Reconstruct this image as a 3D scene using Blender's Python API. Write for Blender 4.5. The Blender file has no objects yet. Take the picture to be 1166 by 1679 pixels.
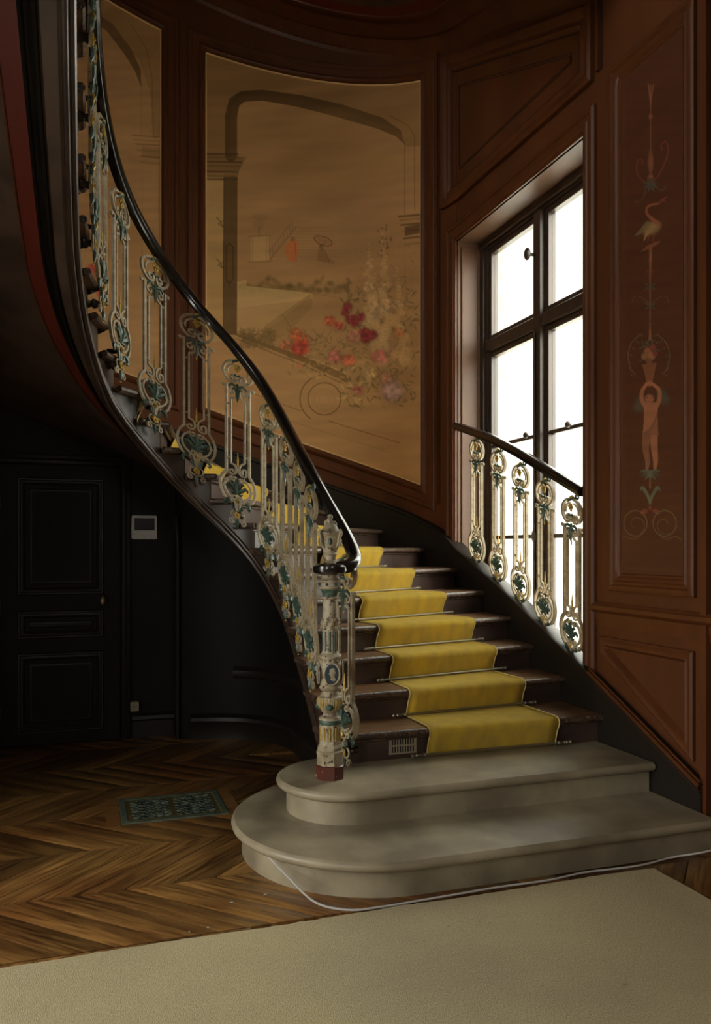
import bpy, math, random
import numpy as np
from mathutils import Matrix, Vector
random.seed(7); rng = np.random.default_rng(7)
SC = bpy.context.scene
COL = SC.collection

# ------------------------------------------------------------------ camera
TH = math.radians(18.7); FPX = 1325.0; EYE = 1.4; HORIZON = 898.0
cam_d = bpy.data.cameras.new('camera'); cam = bpy.data.objects.new('camera', cam_d); COL.objects.link(cam)
cam.location = (0, 0, EYE); cam.rotation_euler = (math.pi / 2, 0, -TH)
cam_d.sensor_fit = 'HORIZONTAL'; cam_d.sensor_width = 36; cam_d.lens = 36 * FPX / 1166
cam_d.shift_y = (HORIZON - 1679 / 2) / 1166; cam_d.clip_start = .05; cam_d.clip_end = 300
SC.camera = cam

# ------------------------------------------------------------------ world (flat overcast sky)
W = bpy.data.worlds.new('overcast_sky'); SC.world = W; W.use_nodes = True
wn = W.node_tree.nodes; wn['Background'].inputs[0].default_value = (1.0, .965, .87, 1); wn['Background'].inputs[1].default_value = 10.0
SC.view_settings.view_transform = 'Standard'; SC.view_settings.look = 'None'
SC.view_settings.gamma = 1; SC.view_settings.use_curve_mapping = False
SC.view_settings.exposure = 0.66
SC.cycles.max_bounces = 8; SC.cycles.diffuse_bounces = 5; SC.cycles.glossy_bounces = 3
SC.cycles.use_denoising = True
SC.cycles.sample_clamp_indirect = 6.0; SC.cycles.sample_clamp_direct = 1.0

def portal(name, loc, rot, sx, sy):
    d = bpy.data.lights.new(name, 'AREA'); d.shape = 'RECTANGLE'; d.size = sx; d.size_y = sy
    o = bpy.data.objects.new(name, d); COL.objects.link(o); o.location = loc; o.rotation_euler = rot
    d.cycles.is_portal = True
    return o
# portals only guide the sampling of the sky through the modelled window openings
portal('stair_window_daylight', (3.24, 4.925, 2.2), (0, math.pi / 2, 0), 3.5, 1.75)
portal('side_window_daylight', (-1.96, 0, 2.0), (0, -math.pi / 2, 0), 2.2, 1.2)
portal('side_door_daylight', (-1.96, 2.8, 1.12), (0, -math.pi / 2, 0), 2.15, 1.0)
portal('added_window_daylight', (.9, -4.46, 3.25), (math.pi / 2, 0, math.pi), 1.2, 1.1)  # guides daylight through the opening added in the front wall
portal('upper_window_daylight', (-1.96, 2.7, 5.35), (0, -math.pi / 2, 0), 1.3, 1.6)

# ------------------------------------------------------------------ helpers
def srgb(r, g, b):
    return tuple(((c / 255) / 12.92 if c / 255 <= .04045 else ((c / 255 + .055) / 1.055) ** 2.4) for c in (r, g, b))

def empty(name, loc=(0, 0, 0), rz=0):
    o = bpy.data.objects.new(name, None); COL.objects.link(o); o.location = loc; o.rotation_euler = (0, 0, rz)
    o.empty_display_size = .1
    return o

def tag(o, label=None, cat=None, group=None, kind=None):
    if label: o['label'] = label
    if cat: o['category'] = cat
    if group: o['group'] = group
    if kind: o['kind'] = kind
    return o

def put(o, parent):
    o.parent = parent
    return o

def addobj(name, me, parent=None):
    o = bpy.data.objects.new(name, me); COL.objects.link(o); o.parent = parent
    return o

class MB:
    """collects faces; build() links them as one mesh object"""
    def __init__(s): s.v = []; s.f = []; s.sm = []
    def add(s, vs, fs, smooth=False):
        b = len(s.v); s.v.extend([tuple(map(float, p)) for p in vs]); s.f.extend([tuple(b + i for i in q) for q in fs]); s.sm.extend([smooth] * len(fs))
        return s
    def box(s, x0, x1, y0, y1, z0, z1, bev=0):
        if bev <= 0:
            v = [(x0, y0, z0), (x1, y0, z0), (x1, y1, z0), (x0, y1, z0), (x0, y0, z1), (x1, y0, z1), (x1, y1, z1), (x0, y1, z1)]
            return s.add(v, [(0, 3, 2, 1), (4, 5, 6, 7), (0, 1, 5, 4), (1, 2, 6, 5), (2, 3, 7, 6), (3, 0, 4, 7)])
        b = bev; r = []
        for z, i in ((z0, b), (z0 + b, 0), (z1 - b, 0), (z1, b)):
            r.append([(x0 + i, y0 + i, z), (x1 - i, y0 + i, z), (x1 - i, y1 - i, z), (x0 + i, y1 - i, z)])
        v = sum(r, []); f = [(3, 2, 1, 0), (12, 13, 14, 15)]
        for k in range(3):
            for j in range(4): f.append((k * 4 + j, k * 4 + (j + 1) % 4, k * 4 + 4 + (j + 1) % 4, k * 4 + 4 + j))
        return s.add(v, f)
    def tube(s, pts, r, n=6, closed=False, cap=True, flat=None):
        P = np.asarray(pts, float); m = len(P)
        rr = np.full(m, r) if np.isscalar(r) else np.interp(np.linspace(0, 1, m), np.linspace(0, 1, len(r)), r)
        if closed: T = np.roll(P, -1, 0) - np.roll(P, 1, 0)
        else: T = np.gradient(P, axis=0)
        T /= np.maximum(np.linalg.norm(T, axis=1, keepdims=True), 1e-9)
        ref = np.array([0, 0, 1.]) if abs(T[0, 2]) < .9 else np.array([0, 1., 0])
        if flat is not None: ref = np.asarray(flat[0], float)
        vs = []
        N = np.cross(T[0], ref); N /= max(np.linalg.norm(N), 1e-9)
        for i in range(m):
            if flat is not None: N = np.cross(T[i], ref)
            else: N = N - T[i] * (N @ T[i])
            N = N / max(np.linalg.norm(N), 1e-9); B = np.cross(T[i], N)
            ky = 1 if flat is None else flat[1]
            for j in range(n):
                a = 2 * math.pi * (j + .5) / n
                vs.append(P[i] + rr[i] * (math.cos(a) * N + ky * math.sin(a) * B))
        fs = []
        for i in range(m if closed else m - 1):
            i2 = (i + 1) % m
            for j in range(n):
                j2 = (j + 1) % n; fs.append((i * n + j, i * n + j2, i2 * n + j2, i2 * n + j))
        if cap and not closed:
            fs.append(tuple(range(n))[::-1]); fs.append(tuple((m - 1) * n + j for j in range(n)))
        return s.add(vs, fs, True)
    def lathe(s, prof, n=20, c=(0, 0, 0), flute=None, smooth=True):
        vs = []; fs = []
        for k, (r, z) in enumerate(prof):
            for j in range(n):
                a = 2 * math.pi * j / n; q = r
                if flute and flute[0] <= z <= flute[1]: q = r * (1 - flute[3] * (.5 + .5 * math.cos(flute[2] * a)))
                vs.append((c[0] + q * math.cos(a), c[1] + q * math.sin(a), c[2] + z))
        m = len(prof)
        for k in range(m - 1):
            for j in range(n): fs.append((k * n + j, k * n + (j + 1) % n, (k + 1) * n + (j + 1) % n, (k + 1) * n + j))
        fs.append(tuple(range(n))[::-1]); fs.append(tuple((m - 1) * n + j for j in range(n)))
        return s.add(vs, fs, smooth)
    def ball(s, c, r, n=8, m=5, sc=(1, 1, 1)):
        vs = [(c[0], c[1], c[2] - r * sc[2])]; fs = []
        for k in range(1, m):
            t = math.pi * k / m
            for j in range(n):
                a = 2 * math.pi * j / n
                vs.append((c[0] + r * sc[0] * math.sin(t) * math.cos(a), c[1] + r * sc[1] * math.sin(t) * math.sin(a), c[2] - r * sc[2] * math.cos(t)))
        vs.append((c[0], c[1], c[2] + r * sc[2])); L = len(vs) - 1
        for j in range(n):
            fs.append((0, 1 + (j + 1) % n, 1 + j)); fs.append((L, 1 + (m - 2) * n + j, 1 + (m - 2) * n + (j + 1) % n))
        for k in range(m - 2):
            for j in range(n): fs.append((1 + k * n + j, 1 + k * n + (j + 1) % n, 1 + (k + 1) * n + (j + 1) % n, 1 + (k + 1) * n + j))
        return s.add(vs, fs, True)
    def grid(s, A, smooth=True, flip=False, wrap=False):
        A = np.asarray(A, float); m, n = A.shape[:2]; fs = []
        for i in range(m - 1):
            for j in range(n if wrap else n - 1):
                j2 = (j + 1) % n; q = (i * n + j, i * n + j2, (i + 1) * n + j2, (i + 1) * n + j)
                fs.append(q[::-1] if flip else q)
        return s.add(A.reshape(-1, 3), fs, smooth)
    def prism(s, poly, z0, z1):
        n = len(poly); v = [(p[0], p[1], z0) for p in poly] + [(p[0], p[1], z1) for p in poly]
        f = [tuple(range(n))[::-1], tuple(range(n, 2 * n))] + [(i, (i + 1) % n, n + (i + 1) % n, n + i) for i in range(n)]
        return s.add(v, f)
    def mesh(s, name, mat=None):
        me = bpy.data.meshes.new(name); me.from_pydata(s.v, [], s.f); me.update()
        me.polygons.foreach_set('use_smooth', [True] * len(s.f)); me.set_sharp_from_angle(angle=math.radians(38))
        if mat: me.materials.append(mat)
        return me
    def build(s, name, mat=None, parent=None):
        return addobj(name, s.mesh(name, mat), parent)

def catmull(P, n=24):
    P = np.asarray(P, float); P = np.concatenate([[2 * P[0] - P[1]], P, [2 * P[-1] - P[-2]]]); o = []
    for i in range(1, len(P) - 2):
        p0, p1, p2, p3 = P[i - 1:i + 3]; t = np.linspace(0, 1, n, endpoint=False)[:, None]
        o.append(.5 * ((2 * p1) + (-p0 + p2) * t + (2 * p0 - 5 * p1 + 4 * p2 - p3) * t ** 2 + (-p0 + 3 * p1 - 3 * p2 + p3) * t ** 3))
    o.append(P[-2][None]); return np.concatenate(o)

# ------------------------------------------------------------------ materials (all node based)
def mat(name, col, rough=.5, metal=0, noise=None, bump=None, spec=.5, chips=None, coords='Object', coat=0):
    """noise=(scale,(sx,sy,sz),col2,contrast lo,hi)  bump=(scale,(sx,sy,sz),strength)  chips=(scale,threshold,col)"""
    m = bpy.data.materials.new(name); m.use_nodes = True; t = m.node_tree; N = t.nodes; L = t.links
    b = N['Principled BSDF']; b.inputs['Base Color'].default_value = (*col, 1); b.inputs['Roughness'].default_value = rough
    b.inputs['Metallic'].default_value = metal; b.inputs['Specular IOR Level'].default_value = spec; b.inputs['Coat Weight'].default_value = coat
    tc = N.new('ShaderNodeTexCoord')
    def tex(scale, sc, detail=4):
        mp = N.new('ShaderNodeMapping'); mp.inputs['Scale'].default_value = sc; L.new(tc.outputs[coords], mp.inputs[0])
        n = N.new('ShaderNodeTexNoise'); n.inputs['Scale'].default_value = scale; n.inputs['Detail'].default_value = detail; L.new(mp.outputs[0], n.inputs[0])
        return n.outputs[0]
    def ramp(src, lo, hi):
        r = N.new('ShaderNodeMapRange'); r.inputs[1].default_value = lo; r.inputs[2].default_value = hi; L.new(src, r.inputs[0]); return r.outputs[0]
    def mix(fac, a, bcol):
        x = N.new('ShaderNodeMix'); x.data_type = 'RGBA'; L.new(fac, x.inputs[0])
        if isinstance(a, tuple): x.inputs[6].default_value = (*a, 1)
        else: L.new(a, x.inputs[6])
        x.inputs[7].default_value = (*bcol, 1); return x.outputs[2]
    c = col
    if noise: c = mix(ramp(tex(noise[0], noise[1]), noise[3], noise[4]), c, noise[2])
    if chips: c = mix(ramp(tex(chips[0], (1, 1, 1), 6), chips[1], chips[1] + .03), c, chips[2])
    if not isinstance(c, tuple): L.new(c, b.inputs['Base Color'])
    if bump:
        bp = N.new('ShaderNodeBump'); bp.inputs['Strength'].default_value = bump[2]; bp.inputs['Distance'].default_value = .01
        L.new(tex(bump[0], bump[1], 3), bp.inputs['Height']); L.new(bp.outputs[0], b.inputs['Normal'])
    return m

M = {}
M['wood'] = mat('painted_red_brown_wood', (.112, .036, .012), .52, noise=(3, (1, 1, .25), (.080, .027, .010), .35, .7), bump=(40, (1, 1, .06), .08), spec=.16)
M['wood_trim'] = mat('red_brown_moulding_wood', (.105, .033, .010), .42, noise=(5, (1, 1, .3), (.078, .025, .009), .35, .7), spec=.22)
M['wood_line'] = mat('dark_painted_line', (.03, .014, .008), .5)
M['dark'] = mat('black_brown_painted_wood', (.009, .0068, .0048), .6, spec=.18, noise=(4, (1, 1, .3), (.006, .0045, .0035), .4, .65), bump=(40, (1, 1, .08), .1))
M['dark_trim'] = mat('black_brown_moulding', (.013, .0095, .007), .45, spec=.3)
M['string'] = mat('dark_varnished_string', (.050, .029, .019), .34, noise=(6, (1, 1, 1), (.030, .018, .012), .4, .65))
M['tread'] = mat('worn_oak_tread', (.185, .092, .036), .38, noise=(9, (.25, 2, 2), (.085, .040, .018), .38, .62), bump=(50, (.1, 1, 1), .12), chips=(38, .66, (.20, .12, .065)))
M['riser'] = mat('brown_painted_riser', (.060, .036, .028), .4, noise=(6, (.4, 1, 1), (.035, .020, .016), .4, .65))
M['nosing'] = mat('chipped_dark_nosing', (.075, .042, .026), .4, noise=(30, (1, 1, 1), (.03, .018, .012), .42, .6), chips=(70, .60, (.22, .15, .10)), bump=(60, (1, 1, 1), .3))
M['stone'] = mat('worn_limestone', (.35, .30, .20), .40, noise=(3.2, (1, 1, 1), (.185, .15, .10), .36, .64), chips=(60, .70, (.16, .13, .09)), bump=(60, (1, 1, 1), .10))
M['rail'] = mat('black_polished_handrail', (.010, .007, .006), .22, coat=.3)
M['cream'] = mat('cream_painted_iron', (.46, .39, .27), .42, noise=(14, (1, 1, 1), (.30, .235, .145), .4, .62), chips=(80, .64, (.09, .06, .04)))
M['newel_cream'] = mat('chipped_cream_newel_paint', (.40, .345, .24), .45, noise=(16, (1, 1, 1), (.22, .17, .10), .42, .66), chips=(45, .60, (.075, .045, .03)))
M['green'] = mat('green_painted_iron', (.040, .075, .056), .45, noise=(60, (1, 1, 1), (.09, .135, .105), .5, .7))
M['gold'] = mat('gilded_iron', (.55, .36, .05), .38, metal=.25, noise=(60, (1, 1, 1), (.30, .18, .03), .45, .65))
M['iron_red'] = mat('red_brown_painted_iron', (.085, .022, .014), .35, chips=(40, .66, (.4, .34, .26)))
M['brown_metal'] = mat('dark_bronze', (.035, .022, .016), .3, metal=.4)
M['rod'] = mat('aged_brass_rod', (.30, .27, .20), .35, metal=.8)
M['brass'] = mat('old_brass', (.36, .27, .12), .32, metal=.85)
M['red'] = mat('oxblood_painted_band', (.13, .022, .012), .5, spec=.3)
M['soffit'] = mat('brown_painted_soffit', (.10, .062, .043), .5, spec=.3, noise=(5, (1, 1, 1), (.055, .034, .024), .4, .65))
M['gilt'] = mat('gilt_fillet', (.78, .50, .22), .45)
M['frame'] = mat('dark_window_wood', (.050, .030, .020), .4, noise=(8, (1, 1, .2), (.03, .018, .012), .4, .65))
M['jamb'] = mat('reveal_panel_wood', (.115, .058, .033), .45, spec=.3, noise=(4, (1, 1, .25), (.085, .042, .024), .35, .7))
M['facade'] = mat('pale_exterior_stone', (.62, .58, .47), .8, noise=(6, (1, 1, 1), (.5, .46, .36), .4, .7))
M['gravel'] = mat('pale_courtyard_gravel', (.5, .49, .45), .9, noise=(20, (1, 1, 1), (.4, .39, .36), .4, .7))
M['plaster'] = mat('hall_plaster', (.30, .25, .17), .7)
M['white_plastic'] = mat('white_plastic', (.62, .58, .56), .4)
M['screen'] = mat('dark_screen', (.004, .004, .004), .12)
M['grey_mark'] = mat('grey_print', (.15, .14, .14), .5)
M['vent_green'] = mat('verdigris_painted_iron', (.10, .12, .075), .5, noise=(18, (1, 1, 1), (.05, .075, .065), .4, .62), metal=.2)
M['vent_gold'] = mat('worn_gold_border', (.16, .11, .03), .45, noise=(30, (1, 1, 1), (.07, .055, .02), .4, .6), metal=.3)
M['hole'] = mat('black_cavity', (.003, .003, .003), .9)
M['cable'] = mat('white_cable_sheath', (.55, .53, .50), .45)
M['vent_white'] = mat('cream_metal_vent', (.30, .25, .17), .5)
M['cameo_blue'] = mat('cameo_blue_ground', (.03, .05, .07), .4)

def runner_mat():
    m = mat('yellow_wool_runner', (.55, .36, .036), .95, noise=(6, (2.5, 2.5, .6), (.42, .285, .05), .36, .66), bump=(420, (1, 1, 1), .35), spec=.15)
    b = m.node_tree.nodes['Principled BSDF']; b.inputs['Sheen Weight'].default_value = .35; b.inputs['Sheen Tint'].default_value = (1, .85, .3, 1)
    return m
M['runner'] = runner_mat()
M['runner_edge'] = mat('pale_runner_binding', (.70, .55, .22), .9)

def plank_mat():
    m = mat('oak_parquet', (.2, .1, .03), .34); t = m.node_tree; N = t.nodes; L = t.links; b = N['Principled BSDF']
    tc = N.new('ShaderNodeTexCoord'); oi = N.new('ShaderNodeObjectInfo')
    mp = N.new('ShaderNodeMapping'); mp.inputs['Scale'].default_value = (.8, 12, 1); L.new(tc.outputs['Object'], mp.inputs[0])
    ad = N.new('ShaderNodeVectorMath'); ad.operation = 'ADD'; L.new(mp.outputs[0], ad.inputs[0])
    sc = N.new('ShaderNodeVectorMath'); sc.operation = 'SCALE'; sc.inputs[0].default_value = (37, 53, 11); L.new(oi.outputs['Random'], sc.inputs['Scale']); L.new(sc.outputs[0], ad.inputs[1])
    n = N.new('ShaderNodeTexNoise'); n.inputs['Scale'].default_value = 5; n.inputs['Detail'].default_value = 7; n.inputs['Roughness'].default_value = .65; L.new(ad.outputs[0], n.inputs[0])
    r = N.new('ShaderNodeValToRGB'); e = r.color_ramp.elements
    e[0].position = .32; e[0].color = (.065, .026, .007, 1); e[1].position = .70; e[1].color = (.37, .195, .055, 1); L.new(n.outputs[0], r.inputs[0])
    hs = N.new('ShaderNodeHueSaturation'); mr = N.new('ShaderNodeMapRange'); mr.inputs[3].default_value = .45; mr.inputs[4].default_value = 1.25; L.new(oi.outputs['Random'], mr.inputs[0])
    L.new(mr.outputs[0], hs.inputs['Value']); L.new(r.outputs[0], hs.inputs['Color'])
    w2 = N.new('ShaderNodeTexNoise'); w2.inputs['Scale'].default_value = 1.1; w2.inputs['Detail'].default_value = 5
    ge = N.new('ShaderNodeNewGeometry'); L.new(ge.outputs['Position'], w2.inputs[0])
    wr = N.new('ShaderNodeMapRange'); wr.inputs[1].default_value = .42; wr.inputs[2].default_value = .62; L.new(w2.outputs[0], wr.inputs[0])
    mx = N.new('ShaderNodeMix'); mx.data_type = 'RGBA'; mx.blend_type = 'MULTIPLY'; L.new(wr.outputs[0], mx.inputs[0]); L.new(hs.outputs[0], mx.inputs[6]); mx.inputs[7].default_value = (.55, .42, .38, 1)
    L.new(mx.outputs[2], b.inputs['Base Color'])
    rr = N.new('ShaderNodeMapRange'); rr.inputs[3].default_value = .26; rr.inputs[4].default_value = .5; L.new(n.outputs[0], rr.inputs[0]); L.new(rr.outputs[0], b.inputs['Roughness'])
    bp = N.new('ShaderNodeBump'); bp.inputs['Strength'].default_value = .12; bp.inputs['Distance'].default_value = .01; L.new(n.outputs[0], bp.inputs['Height']); L.new(bp.outputs[0], b.inputs['Normal'])
    return m
M['plank'] = plank_mat()

def carpet_mat():
    m = mat('beige_ribbed_wool', (.53, .45, .27), .95, noise=(1.3, (1, 1, 1), (.44, .375, .235), .4, .65), spec=.1); t = m.node_tree; N = t.nodes; L = t.links; b = N['Principled BSDF']
    tc = N.new('ShaderNodeTexCoord'); mp = N.new('ShaderNodeMapping'); mp.inputs['Scale'].default_value = (210, 60, 1); mp.inputs['Rotation'].default_value = (0, 0, .15); L.new(tc.outputs['Object'], mp.inputs[0])
    n = N.new('ShaderNodeTexNoise'); n.inputs['Scale'].default_value = 1.6; n.inputs['Detail'].default_value = 2; L.new(mp.outputs[0], n.inputs[0])
    bp = N.new('ShaderNodeBump'); bp.inputs['Strength'].default_value = .5; bp.inputs['Distance'].default_value = .005; L.new(n.outputs[0], bp.inputs['Height']); L.new(bp.outputs[0], b.inputs['Normal'])
    src = b.inputs['Base Color'].links[0].from_socket
    rm = N.new('ShaderNodeMapRange'); rm.inputs[1].default_value = .3; rm.inputs[2].default_value = .7; rm.inputs[3].default_value = .72; rm.inputs[4].default_value = 1.05; L.new(n.outputs[0], rm.inputs[0])
    mm = N.new('ShaderNodeVectorMath'); mm.operation = 'SCALE'; L.new(src, mm.inputs[0]); L.new(rm.outputs[0], mm.inputs['Scale'])
    s2 = N.new('ShaderNodeTexNoise'); s2.inputs['Scale'].default_value = 9; s2.inputs['Detail'].default_value = 6; L.new(tc.outputs['Object'], s2.inputs[0])
    r2 = N.new('ShaderNodeMapRange'); r2.inputs[1].default_value = .70; r2.inputs[2].default_value = .76; L.new(s2.outputs[0], r2.inputs[0])
    mx = N.new('ShaderNodeMix'); mx.data_type = 'RGBA'; L.new(r2.outputs[0], mx.inputs[0]); L.new(mm.outputs[0], mx.inputs[6]); mx.inputs[7].default_value = (.24, .20, .14, 1)
    L.new(mx.outputs[2], b.inputs['Base Color'])
    return m
M['carpet'] = carpet_mat()

def painted_mat(name, rough=.75, weave=.25):
    m = bpy.data.materials.new(name); m.use_nodes = True; t = m.node_tree; N = t.nodes; L = t.links; b = N['Principled BSDF']
    a = N.new('ShaderNodeVertexColor'); a.layer_name = 'paint'
    tc = N.new('ShaderNodeTexCoord')
    n = N.new('ShaderNodeTexNoise'); n.inputs['Scale'].default_value = 1.4; n.inputs['Detail'].default_value = 6
    mp = N.new('ShaderNodeMapping'); mp.inputs['Scale'].default_value = (1, 1, 5); L.new(tc.outputs['Object'], mp.inputs[0]); L.new(mp.outputs[0], n.inputs[0])
    r = N.new('ShaderNodeMapRange'); r.inputs[1].default_value = .3; r.inputs[2].default_value = .7; r.inputs[3].default_value = .86; r.inputs[4].default_value = 1.08; L.new(n.outputs[0], r.inputs[0])
    v = N.new('ShaderNodeVectorMath'); v.operation = 'SCALE'; L.new(a.outputs[0], v.inputs[0]); L.new(r.outputs[0], v.inputs['Scale'])
    L.new(v.outputs[0], b.inputs['Base Color']); b.inputs['Roughness'].default_value = rough; b.inputs['Specular IOR Level'].default_value = .25
    w1 = N.new('ShaderNodeTexNoise'); w1.inputs['Scale'].default_value = 1; mp2 = N.new('ShaderNodeMapping'); mp2.inputs['Scale'].default_value = (60, 60, 500); L.new(tc.outputs['Object'], mp2.inputs[0]); L.new(mp2.outputs[0], w1.inputs[0])
    bp = N.new('ShaderNodeBump'); bp.inputs['Strength'].default_value = weave; bp.inputs['Distance'].default_value = .003; L.new(w1.outputs[0], bp.inputs['Height']); L.new(bp.outputs[0], b.inputs['Normal'])
    return m
M['canvas'] = painted_mat('painted_canvas')
M['painted_panel'] = painted_mat('painted_wood_panel', .5, .08)

def glass_mat():
    m = bpy.data.materials.new('window_glass'); m.use_nodes = True; N = m.node_tree.nodes; L = m.node_tree.links
    N.remove(N['Principled BSDF']); tr = N.new('ShaderNodeBsdfTransparent'); gl = N.new('ShaderNodeBsdfGlossy'); gl.inputs['Roughness'].default_value = .03
    mx = N.new('ShaderNodeMixShader'); lw = N.new('ShaderNodeLayerWeight'); fr = N.new('ShaderNodeMapRange'); fr.inputs[1].default_value = .55; fr.inputs[2].default_value = 1; fr.inputs[3].default_value = .04; fr.inputs[4].default_value = .5; L.new(lw.outputs['Facing'], fr.inputs[0])
    tr.inputs[0].default_value = (.96, .98, .96, 1)
    L.new(fr.outputs[0], mx.inputs[0]); L.new(tr.outputs[0], mx.inputs[1]); L.new(gl.outputs[0], mx.inputs[2]); L.new(mx.outputs[0], N['Material Output'].inputs[0])
    return m
M['glass'] = glass_mat()

# ------------------------------------------------------------------ the plan of the stair
RISE = .1555
ICP = [(1.13, 3.2), (1.13, 3.67), (1.13, 4.1), (1.13, 4.5), (1.07, 4.83), (.92, 5.02), (.68, 5.09), (.43, 5.01), (.22, 4.79), (.10, 4.48), (.05, 4.15), (.035, 3.8), (.03, 3.3), (.03, 2.6), (.03, 1.9), (.03, 1.2), (.03, .5)]
_c = catmull(ICP, 60)[60:]; _s = np.r_[0, np.cumsum(np.hypot(*np.diff(_c, axis=0).T))]
def inner(s, d=0.):
    """point of the baluster line at arc length s; d>0 moves into the stair"""
    s = np.asarray(s, float); p = np.stack([np.interp(s, _s, _c[:, 0]), np.interp(s, _s, _c[:, 1])], -1)
    h = .02; q = np.stack([np.interp(s + h, _s, _c[:, 0]) - np.interp(s - h, _s, _c[:, 0]), np.interp(s + h, _s, _c[:, 1]) - np.interp(s - h, _s, _c[:, 1])], -1)
    q /= np.linalg.norm(q, axis=-1, keepdims=True); nrm = np.stack([q[..., 1], -q[..., 0]], -1)
    return p + nrm * np.asarray(d)[..., None]
def inner_tan(s):
    q = inner(s + .03) - inner(s - .03); return q / np.linalg.norm(q)
RX, RY, EX, EY = 2.2, 1.5, .6, 5.7
_a = np.linspace(0, math.pi, 1501); _ex = EX + RX * np.cos(_a); _ey = EY + RY * np.sin(_a)
_eu = np.r_[0, np.cumsum(np.hypot(np.diff(_ex), np.diff(_ey)))]; LE = _eu[-1]
def outer(u):
    u = np.asarray(u, float)
    x = np.where(u < 0, EX + RX, np.where(u < LE, np.interp(u, _eu, _ex), EX - RX)); y = np.where(u < 0, EY + u, np.where(u < LE, np.interp(u, _eu, _ey), EY - (u - LE)))
    return np.stack([x, y], -1)
def wall(u, z, d=0.):
    """point on the stairwell wall: u along the wall, z up, d proud of it into the room"""
    u = np.asarray(u, float); p = outer(u); t = outer(u + .01) - outer(u - .01); t /= np.linalg.norm(t, axis=-1, keepdims=True)
    p = p + np.stack([-t[..., 1], t[..., 0]], -1) * np.broadcast_to(np.asarray(d, float), u.shape)[..., None]
    return np.concatenate([p, np.broadcast_to(np.asarray(z, float), u.shape)[..., None]], -1)
# height of the nosing line along the inner curve and along the wall, and of the baluster feet
NI = np.array([(-.4, .06), (.18, .4665), (.40, .622), (.60, .7775), (.78, .933), (.93, 1.0885), (1.06, 1.244), (1.19, 1.40), (1.32, 1.57), (1.41, 1.70), (1.67, 1.99), (1.95, 2.30), (2.28, 2.56), (2.58, 2.82), (2.88, 3.02), (3.5, 3.36), (5.55, 4.51)])
NO = np.array([(-2.6, .10), (-1.85, .4665), (-1.47, .622), (-1.11, .7775), (-.82, .933), (-.43, 1.0885), (.02, 1.244), (2.9, 2.26), (LE, 3.05), (LE + 4.0, 4.51)])
RG = np.array([(-.2, .50), (.15, .66), (.39, .82), (.66, .98), (.90, 1.13), (1.15, 1.37), (1.41, 1.68), (1.67, 1.95), (1.95, 2.25), (2.28, 2.51), (2.58, 2.77), (2.88, 2.97), (3.5, 3.31), (5.6, 4.49)])
def smooth_interp(x, T):
    k = np.linspace(-.10, .10, 9)
    return np.mean([np.interp(np.asarray(x, float) + d, T[:, 0], T[:, 1]) for d in k], axis=0)
nose_in = lambda s: np.interp(s, NI[:, 0], NI[:, 1]); nose_out = lambda u: np.interp(u, NO[:, 0], NO[:, 1]); ring_z = lambda s: smooth_interp(s, RG)
s_of = lambda z: np.interp(z, NI[:, 1], NI[:, 0]); u_of = lambda z: np.interp(z, NO[:, 1], NO[:, 0])
ISET = .07   # the string stands this far inside the baluster line
def line_pt(z, a, back=0.):
    """plan point on the nosing line of height z, a metres from the string (a<0: from the wall)"""
    p = inner(s_of(z), ISET); q = outer(u_of(z)); d = q - p; L = np.linalg.norm(d); d = d / L
    n = np.array([-d[1], d[0]])
    t = a if a >= 0 else L + a
    return p + d * t + n * back, d, n, L
STOREY = 29 * RISE

# ------------------------------------------------------------------ setting: floor with parquet
floor = tag(MB().box(-2.2, 3.3, -4.4, 7.6, -.25, -.014).build('floor', M['tread']), kind='structure')
BAND = .49; Y0 = 2.95; PW = .185
def plank_mesh(sgn, h):
    # local x runs along the board; built sheared so that its ends follow the band edges
    b = MB(); c = math.sqrt(.5); g = .0034
    pts = [(g, g), (PW - g, g), (PW - g + sgn * (h - g), h - g), (g + sgn * (h - g), h - g)]
    rot = [(c * x + c * y, -c * x + c * y) if sgn > 0 else (c * y - c * x, -c * y - c * x) for x, y in pts]
    # orientation check
    ar = sum(rot[i][0] * rot[(i + 1) % 4][1] - rot[(i + 1) % 4][0] * rot[i][1] for i in range(4))
    if ar < 0: rot = rot[::-1]
    v = [(x, y, -.02) for x, y in rot] + [(x, y, 0) for x, y in rot]
    cx = sum(p[0] for p in rot) / 4; cy = sum(p[1] for p in rot) / 4
    v += [(cx + (x - cx) * .985, cy + (y - cy) * .985, .0006) for x, y in rot]
    b.add(v, [(4, 5, 9, 8), (5, 6, 10, 9), (6, 7, 11, 10), (7, 4, 8, 11), (8, 9, 10, 11), (0, 1, 5, 4), (1, 2, 6, 5), (2, 3, 7, 6), (3, 0, 4, 7)])
    return b.mesh('plank', M['plank'])
PM = {}
def lay_band(y0, h, sgn, x0, x1, off=0):
    key = (sgn, round(h, 3))
    if key not in PM: PM[key] = plank_mesh(sgn, h)
    c = math.sqrt(.5)
    x = x0 + off
    while x < x1:
        o = bpy.data.objects.new('plank', PM[key]); COL.objects.link(o); o.parent = floor
        if sgn < 0: o.matrix_basis = Matrix(((-c, -c, 0, x), (c, -c, 0, y0), (0, 0, 1, 0), (0, 0, 0, 1)))
        else: o.matrix_basis = Matrix(((c, -c, 0, x), (c, c, 0, y0), (0, 0, 1, 0), (0, 0, 0, 1)))
        x += PW
for n in range(-1, 7):
    y0 = Y0 + BAND * n; h = min(BAND, 6.16 - y0); sg = 1 if n % 2 else -1
    if n == -1: lay_band(y0, h, sg, -1.0, -.05); lay_band(y0, h, sg, 1.9, 2.75)
    elif n == 0: lay_band(y0, h, sg, -1.0, 1.9); lay_band(y0, h, sg, 2.65, 2.8)
    else: lay_band(y0, h, sg, -1.75 if n > 3 else -1.35, 1.55, .04 * n)

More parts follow.
